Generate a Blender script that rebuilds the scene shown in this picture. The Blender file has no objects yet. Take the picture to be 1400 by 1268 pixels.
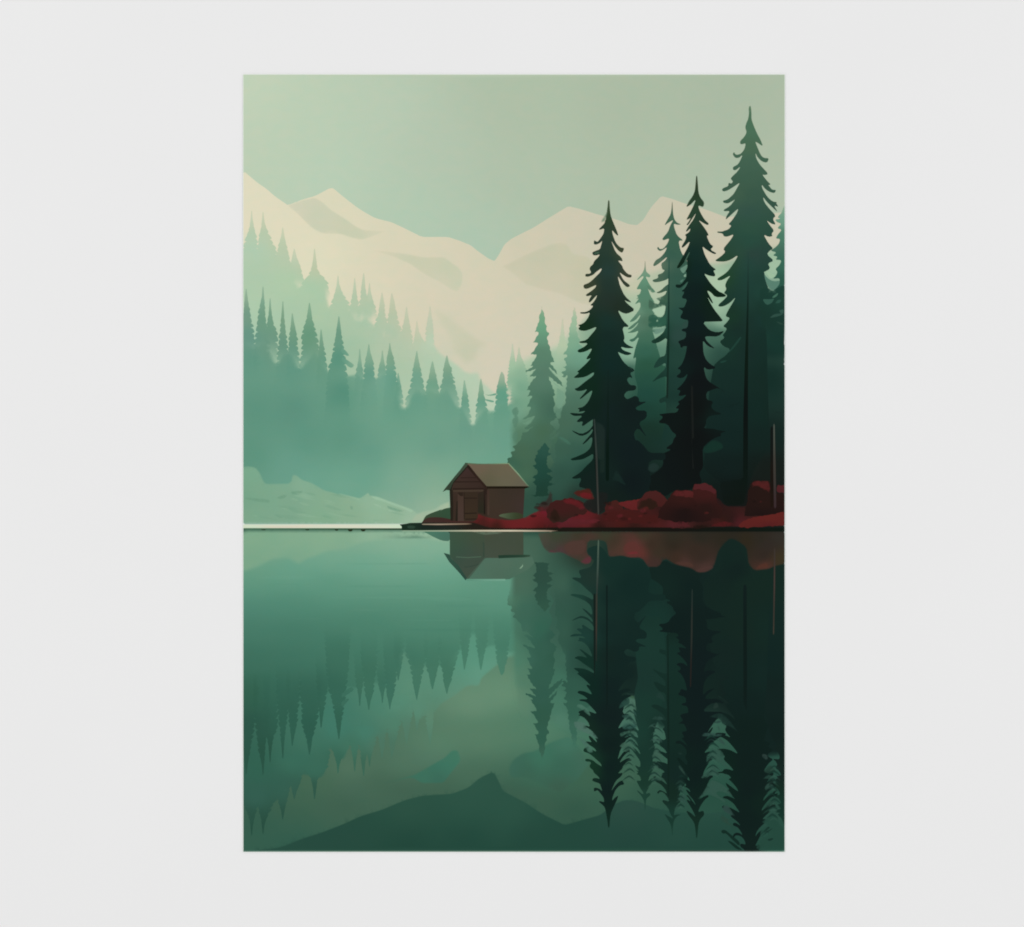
# A tall unframed art print (a painted misty lake with a cabin and firs) on a pale grey wall.
# The print is flat in the photograph, so it is built flat: a real sheet of paper on the wall, and on
# it the printed shapes as thin ink layers.  Their colours are the colours of the printing ink.
import bpy, math, random
import numpy as np
from mathutils.geometry import delaunay_2d_cdt
from mathutils import Vector

scene = bpy.context.scene
# ------------------------------------------------------------------ scale: 740.7 units of drawing = 0.5 m
S = 0.5 / 740.7
CX, CY, MID = 700.0, 634.0, 1.5            # drawing point that hangs 1.5 m above the ground, centred
L_, R_, T_, B_ = 332.5, 1073.0, 101.9, 1165.2   # the sheet in drawing units
PAPER = 0.0009                              # paper thickness (m)
INK = 3e-6                                # step between two ink layers (m)
AX = 726.0                                  # painted waterline

# ------------------------------------------------------------------ camera, light, exposure
cam_d = bpy.data.cameras.new("camera"); cam = bpy.data.objects.new("camera", cam_d)
scene.collection.objects.link(cam); scene.camera = cam
cam_d.sensor_fit = 'HORIZONTAL'; cam_d.sensor_width = 36; cam_d.lens = 50
cam.location = (0, -(1400 * S * 50 / 36) - PAPER - 0.001, MID)
cam.rotation_euler = (math.radians(90), 0, 0)
cam_d.clip_start = 0.01; cam_d.clip_end = 50

w = bpy.data.worlds.new("World"); scene.world = w; w.use_nodes = True
bg = w.node_tree.nodes["Background"]
bg.inputs[0].default_value = (1, 1, 1, 1); bg.inputs[1].default_value = 0.665

def area(name, loc, target, size, watts, col):
    d = bpy.data.lights.new(name, 'AREA'); o = bpy.data.objects.new(name, d)
    d.shape = 'RECTANGLE'; d.size, d.size_y = size; d.energy = watts; d.color = col
    o.location = loc
    o.rotation_euler = (Vector(target) - Vector(loc)).to_track_quat('-Z', 'Y').to_euler()
    scene.collection.objects.link(o); return o
area("soft_lamp", (-2.6, -3.4, 1.9), (0, 0, 1.5), (2.4, 2.4) , 44, (1, .995, .985))
area("soft_lamp", (2.6, -3.4, 1.75), (0, 0, 1.5), (2.4, 2.4), 41, (.99, .995, 1))

scene.view_settings.view_transform = 'Standard'; scene.view_settings.look = 'None'
scene.view_settings.exposure = 0; scene.view_settings.gamma = 1
scene.view_settings.use_curve_mapping = False
scene.cycles.max_bounces = 3; scene.cycles.diffuse_bounces = 1
scene.cycles.filter_width = 1.9

# ------------------------------------------------------------------ materials
def lin(c):
    c = np.asarray(c, float)
    return np.where(c <= .04045, c / 12.92, ((c + .055) / 1.055) ** 2.4)
def hx(h): return np.array([int(h[i:i + 2], 16) / 255 for i in (0, 2, 4)])

def new_mat(name):
    m = bpy.data.materials.new(name); m.use_nodes = True
    return m, m.node_tree, m.node_tree.nodes["Principled BSDF"]

def ink_material(name):
    m, nt, p = new_mat(name); N, K = nt.nodes, nt.links
    p.inputs["Roughness"].default_value = .7
    p.inputs["Specular IOR Level"].default_value = .04
    at = N.new("ShaderNodeAttribute"); at.attribute_name = "ink"
    geo = N.new("ShaderNodeNewGeometry")
    mp = N.new("ShaderNodeMapping"); mp.inputs["Scale"].default_value = (1, 1, 1.6)
    K.new(geo.outputs["Position"], mp.inputs["Vector"])
    n1 = N.new("ShaderNodeTexNoise"); n1.inputs["Scale"].default_value = 75; n1.inputs["Detail"].default_value = 3
    n2 = N.new("ShaderNodeTexNoise"); n2.inputs["Scale"].default_value = 600; n2.inputs["Detail"].default_value = 1
    K.new(mp.outputs[0], n1.inputs["Vector"]); K.new(geo.outputs["Position"], n2.inputs["Vector"])
    # a faint warm / green mottle and a fine grain in the ink
    r1 = N.new("ShaderNodeMapRange"); r1.inputs[1].default_value = .3; r1.inputs[2].default_value = .7
    r1.inputs[3].default_value = .972; r1.inputs[4].default_value = 1.028
    K.new(n1.outputs["Fac"], r1.inputs[0])
    r2 = N.new("ShaderNodeMapRange"); r2.inputs[1].default_value = .3; r2.inputs[2].default_value = .7
    r2.inputs[3].default_value = .985; r2.inputs[4].default_value = 1.015
    K.new(n2.outputs["Fac"], r2.inputs[0])
    cb = N.new("ShaderNodeCombineColor")
    K.new(r1.outputs[0], cb.inputs[0]); cb.inputs[1].default_value = 1.0; K.new(r2.outputs[0], cb.inputs[2])
    mx = N.new("ShaderNodeMix"); mx.data_type = 'RGBA'; mx.blend_type = 'MULTIPLY'
    mx.inputs[0].default_value = 1
    K.new(at.outputs["Color"], mx.inputs[6]); K.new(cb.outputs[0], mx.inputs[7])
    K.new(mx.outputs[2], p.inputs["Base Color"])
    return m
M_INK = ink_material("printed_ink")

M_WALL, nt, p = new_mat("pale_grey_wall_paint")
p.inputs["Roughness"].default_value = .85; p.inputs["Specular IOR Level"].default_value = .1
n = nt.nodes.new("ShaderNodeTexNoise"); n.inputs["Scale"].default_value = 5; n.inputs["Detail"].default_value = 4
r = nt.nodes.new("ShaderNodeValToRGB")
r.color_ramp.elements[0].position = .3; r.color_ramp.elements[0].color = (*lin(hx("e9e9e9")), 1)
r.color_ramp.elements[1].position = .7; r.color_ramp.elements[1].color = (*lin(hx("eaeaea")), 1)
tc = nt.nodes.new("ShaderNodeTexCoord")
nt.links.new(tc.outputs["Object"], n.inputs["Vector"])
nt.links.new(n.outputs["Fac"], r.inputs[0]); nt.links.new(r.outputs[0], p.inputs["Base Color"])
n3 = nt.nodes.new("ShaderNodeTexNoise"); n3.inputs["Scale"].default_value = 900
bp = nt.nodes.new("ShaderNodeBump"); bp.inputs["Strength"].default_value = .04; bp.inputs["Distance"].default_value = .0005
nt.links.new(tc.outputs["Object"], n3.inputs["Vector"]); nt.links.new(n3.outputs["Fac"], bp.inputs["Height"])
nt.links.new(bp.outputs[0], p.inputs["Normal"])

M_PAPER, nt, p = new_mat("white_print_paper")
p.inputs["Roughness"].default_value = .7; p.inputs["Specular IOR Level"].default_value = .1
n = nt.nodes.new("ShaderNodeTexNoise"); n.inputs["Scale"].default_value = 300
r = nt.nodes.new("ShaderNodeValToRGB")
r.color_ramp.elements[0].color = (*lin(hx("e4ece2")), 1); r.color_ramp.elements[1].color = (*lin(hx("eaf0ea")), 1)
nt.links.new(n.outputs["Fac"], r.inputs[0]); nt.links.new(r.outputs[0], p.inputs["Base Color"])

# ------------------------------------------------------------------ wall, sheet
def box(name, x0, x1, y0, y1, z0, z1, m, parent=None, base=(0, 0, 0)):
    me = bpy.data.meshes.new(name)
    vs = [(x - base[0], y - base[1], z - base[2]) for x in (x0, x1) for y in (y0, y1) for z in (z0, z1)]
    me.from_pydata(vs, [], [(0, 1, 3, 2), (4, 6, 7, 5), (0, 4, 5, 1), (2, 3, 7, 6), (0, 2, 6, 4), (1, 5, 7, 3)])
    me.materials.append(m); o = bpy.data.objects.new(name, me); o.location = base
    scene.collection.objects.link(o)
    if parent: o.parent = parent; o.location = Vector(base) - parent.location
    return o
wall = box("wall", -2.5, 2.5, 0, .12, 0, 3.2, M_WALL); wall["kind"] = "structure"

def wx(x): return (x - CX) * S
def wz(y): return MID + (CY - y) * S
BASE = Vector((wx((L_ + R_) / 2), 0, wz(B_)))
PRINT = bpy.data.objects.new("art_print", None); scene.collection.objects.link(PRINT)
PRINT.location = BASE; PRINT.empty_display_size = .05
PRINT["label"] = "tall unframed art print of a misty green lake with brown cabin and dark firs"
PRINT["category"] = "art print"
box("paper_sheet", wx(L_ - .6), wx(R_ + .6), -PAPER, -.0001, wz(B_ + .6), wz(T_ - .6), M_PAPER, PRINT,
    (BASE.x, -PAPER / 2, wz((T_ + B_) / 2)))

# ------------------------------------------------------------------ drawing helpers
def C(text, d=(0, 0, 0)):
    """colour samples: 'x y hex; x y hex; ...'  ->  (points, colours)"""
    P, Q = [], []
    for s in text.replace("\n", ";").split(";"):
        s = s.split()
        if len(s) == 3: P.append((float(s[0]), float(s[1]))); Q.append(np.clip(hx(s[2]) + np.array(d) / 255, 0, 1))
    return np.array(P), np.array(Q)
def flat(h): return np.array([[0., 0.]]), np.array([hx(h)])
def colour(col, pts, xw=1.0, eps=14.0, power=3.2):
    P, Q = col
    sc = np.array([xw, 1.0])
    d2 = (((pts[:, None, :] - P[None]) * sc) ** 2).sum(2) + eps * eps
    k = d2 ** (-power / 2); k /= k.sum(1, keepdims=True)
    return k @ Q
def Z(x0, y0, *pts, s=.1025):
    """points read off an enlarged piece of the painting whose corner is x0, y0"""
    return [(x0 + a * s, y0 + b * s) for a, b in pts]
def G(x0, y0, *pts): return Z(x0, y0, *pts, s=.27596)
def clip(poly):
    def cut(ps, inside, cross):
        out = []
        for i in range(len(ps)):
            a, b = ps[i - 1], ps[i]
            if inside(b):
                if not inside(a): out.append(cross(a, b))
                out.append(b)
            elif inside(a): out.append(cross(a, b))
        return out
    for ax, lim, sg in ((0, L_, 1), (0, R_, -1), (1, T_, 1), (1, B_, -1)):
        def ins(p): return (p[ax] - lim) * sg >= 0
        def cr(a, b):
            t = (lim - a[ax]) / (b[ax] - a[ax]); q = [a[0] + t * (b[0] - a[0]), a[1] + t * (b[1] - a[1])]
            q[ax] = lim; return tuple(q)
        if not poly: return poly
        poly = cut(poly, ins, cr)
    return poly
def soften(ps, r=.22):
    out = []
    for i in range(len(ps)):
        a, b = ps[i], ps[(i + 1) % len(ps)]
        ln = math.hypot(b[0] - a[0], b[1] - a[1])
        q = min(r, 3.0 / ln) if ln > 0 else 0
        out.append((a[0] + q * (b[0] - a[0]), a[1] + q * (b[1] - a[1])))
        out.append((a[0] + (1 - q) * (b[0] - a[0]), a[1] + (1 - q) * (b[1] - a[1])))
    return out
def mirror(ps, k): return [(x, AX + k * (AX - y)) for x, y in ps]
def sstep(t):
    t = np.clip(t, 0, 1); return t * t * (3 - 2 * t)

rnd = random.Random(7)
STACK = []                                   # what is already printed, so that soft edges blend into it
def inside(ps, pts):
    a = np.array(ps); b = np.roll(a, -1, 0)
    x, y = pts[:, :1], pts[:, 1:]
    dy = b[:, 1] - a[:, 1]; dy = np.where(np.abs(dy) < 1e-9, 1e-9, dy)
    hit = ((a[:, 1] > y) != (b[:, 1] > y)) & (x < a[:, 0] + (y - a[:, 1]) / dy * (b[:, 0] - a[:, 0]))
    return hit.sum(1) % 2 == 1
def cover(rec, arr, ps):
    """how much ink a shape lays down at each point"""
    al = np.full(len(arr), rec["opacity"])
    if rec["feather"]:
        a = np.array(ps); b = np.roll(a, -1, 0)
        eb = (np.abs(a[:, 0] - b[:, 0]) < 1e-4) & ((np.abs(a[:, 0] - L_) < .1) | (np.abs(a[:, 0] - R_) < .1))
        eb |= (np.abs(a[:, 1] - b[:, 1]) < 1e-4) & ((np.abs(a[:, 1] - T_) < .1) | (np.abs(a[:, 1] - B_) < .1))
        a, b = a[~eb], b[~eb]; d = b - a
        t = np.clip(((arr[:, None] - a) * d).sum(2) / np.maximum((d * d).sum(1), 1e-9), 0, 1)
        dist = np.sqrt((((a + t[..., None] * d) - arr[:, None]) ** 2).sum(2)).min(1)
        al *= sstep(dist / rec["feather"])
    if rec["fade"]: al *= 1 - sstep((arr[:, 1] - rec["fade"][0]) / (rec["fade"][1] - rec["fade"][0]))
    if rec["tip"]:
        t = rec["tip"]; al *= t[2] + (1 - t[2]) * sstep((arr[:, 1] - t[0]) / (t[1] - t[0]))
    return al
def printed(arr):
    out = np.full((len(arr), 3), .92)
    for rec in STACK:
        for ps, (x0, x1, y0, y1) in zip(rec["polys"], rec["boxes"]):
            m = np.nonzero((arr[:, 0] >= x0) & (arr[:, 0] <= x1) & (arr[:, 1] >= y0) & (arr[:, 1] <= y1))[0]
            if not len(m): continue
            m = m[inside(ps, arr[m])]
            if not len(m): continue
            al = cover(rec, arr[m], ps)[:, None]
            out[m] = out[m] * (1 - al) + al * colour(rec["col"], arr[m], rec["xw"], rec["eps"])
    return out
def ink(name, polys, col, parent=None, step=7.0, feather=0, fade=None, tip=None, xw=1.0, round_=.22,
        opacity=1.0, label=None, eps=14.0):
    """one printed shape = one mesh: outline(s) in drawing units, filled and coloured"""
    parent = parent or PRINT
    if isinstance(polys[0][0], (int, float)): polys = [polys]
    if feather <= 1.3: feather = 0                     # narrow strokes keep a plain edge
    rec = dict(polys=[], boxes=[], col=col, xw=xw, eps=eps, opacity=opacity, feather=feather, fade=fade, tip=tip, red_ink=name in ("red_bush", "red_bank"))
    soft = bool(feather or fade or tip or opacity < 1)
    V, F, A = [], [], []
    for ps in polys:
        if round_: ps = soften(ps, round_)
        clean = []
        for q in clip(ps):
            if not clean or abs(q[0] - clean[-1][0]) + abs(q[1] - clean[-1][1]) > .02: clean.append(q)
        ps = clean
        if len(ps) < 3: continue
        x0, x1 = min(q[0] for q in ps), max(q[0] for q in ps)
        y0, y1 = min(q[1] for q in ps), max(q[1] for q in ps)
        rec["polys"].append(ps); rec["boxes"].append((x0, x1, y0, y1))
        st = min(step, max(1.2, feather / 2.2)) if feather else (min(step, 3.5) if soft else step)
        dense = ps
        if soft:                                      # even steps along the outline
            dense = []
            for i in range(len(ps)):
                a, b = ps[i], ps[(i + 1) % len(ps)]
                nseg = max(1, int(math.hypot(b[0] - a[0], b[1] - a[1]) / (st * 1.5)))
                dense += [(a[0] + (b[0] - a[0]) * j / nseg, a[1] + (b[1] - a[1]) * j / nseg) for j in range(nseg)]
        pts = [Vector(q) for q in dense]; n = len(pts)
        # interior points: dense near a soft edge, sparse in the middle
        grid = []
        y = y0 + st / 2; row = 0
        while y < y1:
            x = x0 + st * (.5 if row % 2 else .25); colm = 0
            while x < x1:
                grid.append((x + rnd.uniform(-.15, .15) * st, y + rnd.uniform(-.15, .15) * st, row, colm)); x += st; colm += 1
            y += st * .9; row += 1
        if grid:
            g = np.array(grid); g = g[inside(ps, g[:, :2])]
            if feather and len(g) and step > st * 1.8:
                full = cover(rec, g[:, :2], ps) >= rec["opacity"] * .999
                k = max(2, int(step / st))
                g = g[~full | ((g[:, 2] % k == 0) & (g[:, 3] % k == 0))]
            pts += [Vector(q[:2]) for q in g]
        vo, _, fo, ov, _, _ = delaunay_2d_cdt(pts, [], [list(range(n))], 1, 1e-4)
        used = sorted({i for f in fo for i in f}); re = {u: len(V) + j for j, u in enumerate(used)}
        arr = np.array([(vo[u][0], vo[u][1]) for u in used]).reshape(-1, 2)
        if not len(arr): continue
        rgb = colour(col, arr, xw, eps)
        if soft:
            al = cover(rec, arr, ps)[:, None]; rgb = rgb * al + printed(arr) * (1 - al)
        V += [tuple(q) for q in arr]; A += list(rgb)
        F += [tuple(re[i] for i in f) for f in fo]
    # each layer lies one step above the highest ink it crosses
    rec["level"] = 1 + max([o["level"] for o in STACK if any(a[0] < b[1] and b[0] < a[1] and a[2] < b[3] and b[2] < a[3]
                                                            for a in o["boxes"] for b in rec["boxes"])], default=0)
    STACK.append(rec)
    depth = -PAPER - INK * rec["level"]
    arr = np.array(V); rgb = lin(np.array(A))
    c = arr.mean(0)
    loc = Vector((wx(c[0]), depth, wz(c[1])))
    me = bpy.data.meshes.new(name)
    vs = [(wx(q[0]) - loc.x, 0, wz(q[1]) - loc.z) for q in V]
    fs = []                                           # all faces look into the room (-y)
    for f in F:
        a, b, d = (V[i] for i in f[:3])
        turn = (b[0] - a[0]) * (d[1] - a[1]) - (b[1] - a[1]) * (d[0] - a[0])
        fs.append(f if turn < 0 else f[::-1])
    me.from_pydata(vs, [], fs)
    at = me.color_attributes.new("ink", 'FLOAT_COLOR', 'POINT')
    at.data.foreach_set("color", np.column_stack([rgb, np.ones(len(rgb))]).astype(np.float32).ravel())
    me.materials.append(M_INK)
    o = bpy.data.objects.new(name, me); scene.collection.objects.link(o); o.parent = parent
    org = PRINT.location if parent is PRINT else PRINT.location + parent.location
    o.location = loc - org
    if label: o["label"] = label
    return o
def spire(tipxy, stations, seed, tooth=5.0, amp=.35, base=None):
    """a small conifer outline from its tip and a few (y, left, right) widths"""
    rr = random.Random(seed)
    st = [(tipxy[1], tipxy[0] - .5, tipxy[0] + .5)] + list(stations)
    def at(y, side):
        for (ya, la, ra), (yb, lb, rb) in zip(st, st[1:]):
            if y <= yb:
                t = (y - ya) / (yb - ya); return (la + t * (lb - la)) if side < 0 else (ra + t * (rb - ra))
        return st[-1][1] if side < 0 else st[-1][2]
    out = {}
    for side in (-1, 1):
        pts = []; y = tipxy[1]
        while y < st[-1][0]:
            x = at(y, side); wdt = abs(x - tipxy[0]); prog = min(1, (y - tipxy[1]) / 30)
            pts.append((x, y))
            y2 = y + tooth * rr.uniform(.5, .9)
            xo = at(y2, side) + side * min(2.4, wdt * amp) * rr.uniform(.1, 1) * prog
            pts.append((xo, y2))
            y3 = y2 + tooth * .22
            pts.append((at(y3, side) - side * min(3.4, wdt * amp) * rr.uniform(.2, 1) * prog, y3))
            y = y3 + tooth * .1
        pts.append((at(st[-1][0], side), st[-1][0])); out[side] = pts
    return out[-1] + out[1][::-1]
def ragged(ps, step, amp, seed):
    rr = random.Random(seed); out = []
    for a, b in zip(ps, ps[1:] + ps[:1]):
        ln = math.hypot(b[0] - a[0], b[1] - a[1]); n = max(1, int(ln / step)); out.append(a)
        for j in range(1, n):
            k = amp * (1 if j % 2 else -.6) * rr.uniform(.3, 1)
            out.append((a[0] + (b[0] - a[0]) * j / n + (b[1] - a[1]) / ln * k, a[1] + (b[1] - a[1]) * j / n - (b[0] - a[0]) / ln * k))
    return out
def rect(x0, y0, x1, y1): return [(x0, y0), (x1, y0), (x1, y1), (x0, y1)]

# ================================================================== sky and mountains
SKY = C("""340 110 c2d3b9; 420 150 bdd0b6; 520 150 bbcdb5; 600 200 b6c7b0; 700 150 b0c0a8; 850 150 adbda5
1000 150 abbba4; 1060 200 afbea6; 350 220 bed0b6; 450 240 bbd1b8; 560 300 b4ccb3; 650 330 b0c8b1; 700 250 b1c2aa
850 290 afc0a8; 950 300 aec0a8; 1050 300 afc0a8; 335 104 c6d5ba; 700 104 b0c2a8""", (-2, -3, -2))
ink("sky", rect(L_, T_, R_, 400), SKY, step=10, round_=0, eps=60)
CREAM = C("""345 270 dfdabd; 400 330 dfdabc; 430 360 dedbbc; 460 270 dad6b8; 500 400 dad5b8; 560 330 d8d3b6; 600 370 d6d0b5
650 430 d4cdb3; 650 345 d3ceb2; 720 330 cec9ae; 800 300 cbc7ae; 850 330 cac5ac; 910 280 c9c5ac; 880 350 c9c4ab; 740 450 d0cbb2
690 500 d2ccb4; 560 440 d6d0b4; 620 480 cdccb2; 960 330 c9c3aa; 1000 310 c8c4ab; 850 400 cfcab2; 420 420 dcdabb; 1060 300 c9c6ad""", (0, 0, 2))
ridge = (G(320, 90, (45, 520), (110, 575), (160, 610), (200, 645), (250, 680), (265, 690), (330, 665), (400, 645), (470, 608), (490, 606),
           (530, 640), (600, 695), (640, 722), (700, 755), (780, 775), (850, 808), (930, 848), (1060, 848), (1120, 868), (1170, 888),
           (1210, 920), (1260, 955), (1290, 968), (1310, 940), (1340, 885)) +
         G(700, 90, (0, 855), (50, 830), (110, 800), (180, 755), (230, 725), (280, 695), (340, 710), (420, 735), (520, 762), (580, 785),
           (620, 790), (650, 765), (690, 700), (740, 645), (790, 658), (850, 680), (950, 708), (1010, 730), (1060, 750)) + [(1073.5, 290)])
ink("mountain", ridge + [(1073.5, 560), (332, 560)], CREAM, step=8, round_=.12, eps=30,
    label="cream snow mountain range with two peaks behind the forest")
SHADE1 = C("400 290 cfcfb6; 430 300 cacdb3; 480 315 c9ccb0; 520 318 d0cfb4")  # shade on the mountain flanks, part of the artwork, printed as ink colour
ink("mountain_shade", G(320, 90, (258, 690), (330, 665), (400, 648), (440, 672), (480, 710), (560, 760), (600, 790), (640, 810), (700, 814), (765, 816),
    (720, 835), (660, 858), (630, 866), (590, 858), (520, 835), (440, 835), (390, 812), (350, 775), (305, 730)), SHADE1, feather=2.6, opacity=.95)
SHADE2 = C("520 345 d0ceb3; 570 355 c9cbaf; 610 365 c7caae; 630 390 c9cbb0; 600 385 cdccb2")
ink("mountain_shade", G(320, 90, (670, 911), (740, 914), (860, 929), (940, 945), (1040, 943), (1080, 972), (1118, 998), (1138, 1030), (1132, 1085),
    (1110, 1124), (1075, 1115), (1030, 1082), (960, 1047), (910, 1015), (870, 985), (800, 955), (735, 932)), SHADE2, feather=3)
SHADE3 = C("700 355 c8c5ab; 740 345 c5c4aa; 780 340 c6c5aa; 800 370 c5c3a8; 760 390 cac6ad; 700 375 cbc8ae")
ink("mountain_shade", [(684, 364)] + G(700, 90, (0, 965), (60, 933), (130, 903), (200, 876), (250, 870), (287, 888), (300, 925), (385, 942), (420, 1000),
    (430, 1090), (430, 1200), (330, 1180), (240, 1135), (150, 1115), (60, 1085), (10, 1040)), SHADE3, feather=4)
SMUDGE = C("595 430 cbcbb0; 620 450 c9cab0; 640 480 c3c7ac; 660 480 cac8ae; 600 470 d2ceb4; 680 500 cdcab2")
ink("snow_slope", Z(570, 400, (190, 190), (300, 215), (500, 325), (620, 430), (700, 505), (860, 605), (985, 680), (965, 745), (860, 760), (830, 900), (700, 980),
    (640, 1000), (560, 900), (450, 800), (420, 640), (330, 500), (250, 360)), SMUDGE, feather=9, opacity=.9)
# ================================================================== pale far forest on the left
FA = C("""345 300 b9caae; 360 305 bac8aa; 386 325 bac9aa; 402 350 b8c8ab; 430 360 bac6a6; 345 340 b0caaf; 350 380 aec8ab; 395 390 aecaa9
430 400 aac8a8; 430 430 abc6a6; 470 400 b2c6a8; 500 440 a8c4a7; 500 400 b4c5a8; 535 420 b9c3a6; 535 460 afc3a8; 556 450 b9c4a8; 560 480 b3c5aa
590 470 b8ceb3; 570 460 bec6a9; 620 500 b6cdb2; 640 520 b5cbb0; 660 520 bacbb1; 480 480 a0bfa2; 440 470 9fbfa2; 550 500 a8c3a6; 588 440 bfc8ae
590 500 aec8ac; 400 430 a8c5a8; 350 420 aecaab; 340 450 a4c6ab; 620 540 a6c2a8; 680 545 b8cbb2""")
massA = [(331, 346), (340, 346), (352, 344), (366, 350), (378, 353), (394, 374), (405, 385), (412, 392), (428, 378), (440, 376), (446, 385), (452, 420), (470, 400), (478, 421), (490, 437),
         (500, 430), (512, 442), (522, 448), (529, 459), (540, 445), (550, 460), (558, 462), (564, 473), (574, 458), (581, 466), (588, 462), (596, 472), (604, 482), (620, 492), (640, 508), (656, 507), (660, 520), (690, 545), (720, 560), (720, 600), (331, 600)]
ink("forest_slope", massA, FA, feather=6, eps=18)
farA = [((343.8, 288), [(300, 342.3, 345.2), (312, 341, 347.3), (325, 336, 350), (345, 331, 353), (380, 326, 360)]),
        ((359.4, 290), [(304, 357.5, 361.5), (312, 357, 364), (322, 354, 367.5), (338, 352.5, 376), (352, 350, 379), (385, 345, 388)]),
        ((386.2, 311), [(322, 384.3, 388.5), (335, 381, 391), (350, 377, 395), (375, 374, 400), (400, 370, 404)]),
        ((402.1, 340), [(352, 399, 405.5), (363, 397, 410), (375, 394, 413), (400, 390, 420)]),
        ((429.8, 340), [(358, 427.5, 432.5), (370, 425, 434), (378, 421, 440), (385, 414, 447), (410, 404, 452)]),
        ((461.9, 377), [(391, 460, 464), (403, 457, 469), (415, 453, 477), (440, 448, 480)]),
        ((484.8, 380), [(398, 482.5, 487), (412, 480, 489), (425, 477, 491), (445, 474, 493)]),
        ((497.1, 373.5), [(384, 495, 498.7), (396, 493.5, 499.5), (408, 493, 502), (425, 489, 506), (445, 486, 512)]),
        ((505, 387), [(400, 503, 507), (412, 500, 510), (425, 498, 514), (442, 496, 517)]),
        ((522.1, 400), [(416, 519, 525.5), (430, 517, 526), (445, 512, 530), (470, 508, 533)]),
        ((535.4, 401), [(412, 533.5, 539), (424, 532, 541), (440, 530, 545), (452, 527, 549), (475, 524, 552)]),
        ((555.7, 420), [(435, 553, 558.5), (450, 550, 561), (465, 547, 564), (490, 544, 567)]),
        ((569.8, 439), [(455, 567.5, 573), (470, 565, 581), (490, 562, 584)]),
        ((587.9, 419), [(432, 585.5, 590), (447, 583, 592), (465, 582, 593), (485, 580, 596)])]
for i, (tp, stn) in enumerate(farA):
    ink("fir_tree", spire(tp, stn, 30 + i, 7.0, .42), FA, step=6, tip=(tp[1], tp[1] + 30, .6), fade=(stn[-1][0] - 22, stn[-1][0]), eps=10)
# ================================================================== misty teal forest on the left
FB = C("""336 410 8fae93; 336 430 7ca28b; 340 460 709d8b; 359 410 88ae93; 359 440 74a186; 369 425 7ea589; 386 430 86a888; 400 440 80a688; 423 430 80a98a; 423 460 6f9f80
439 470 7ba488; 463 450 74a086; 463 490 629a82; 340 500 649a84; 375 470 739d86; 400 490 6c9d86; 400 510 629984; 350 560 5f957f; 400 560 5d927e; 470 540 5e967f; 420 600 609781
470 600 609780; 550 560 679e86; 620 560 6c9f88; 680 560 6ba087; 600 610 6d9f89; 500 620 669b86; 340 620 60967f; 400 640 6a9f8a; 420 665 6fa68f; 550 660 7dab93
600 670 86ad92; 600 690 99b79c; 560 690 80ab93; 500 650 6ea58d; 610 650 7eab91; 470 665 72a78f; 492 490 8fb397; 504 485 84ae90; 504 510 6b9f88; 523 490 93b597; 523 520 7cad96; 533 485 80a688
533 520 6ea48c; 544 525 6ba087; 570 495 8cb093; 570 520 7bab92; 570 550 6aa089; 591 510 8bae90; 591 530 77a88b; 611 500 86a98c; 611 525 78a48c; 611 550 6ca089; 635 530 88b194; 635 555 72a58c; 657 530 88ac8c
657 555 6fa48a; 686 518 89ab8d; 686 540 69a48a; 640 590 6c9d88; 690 600 6b9f89; 650 640 72a58d; 690 640 6fa38b; 575 705 9cb89d; 540 712 93b397""", (-3, -4, -3))
massB = [(331, 466), (348, 466), (358, 458), (364, 460), (372, 475), (378, 488), (386, 474), (393, 472), (400, 475), (409, 494), (418, 484), (430, 468), (437, 478), (448, 498),
         (456, 500), (478, 503), (490, 500), (497, 508), (515, 506), (522, 502), (528, 500), (540, 515), (550, 548), (556, 545), (560, 532), (570, 520), (579, 528), (585, 522), (600, 528), (612, 520), (626, 545),
         (634, 548), (641, 560), (646, 572), (652, 560), (662, 548), (674, 552), (680, 545), (694, 540), (702, 540), (730, 545), (730, 719), (331, 719)]
massB0 = massB
massB = [(x, y + (9 if 340 < x < 720 and y < 600 else 0)) for x, y in massB]
ink("misty_forest", massB, FB, feather=5, eps=20, step=5)
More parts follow.
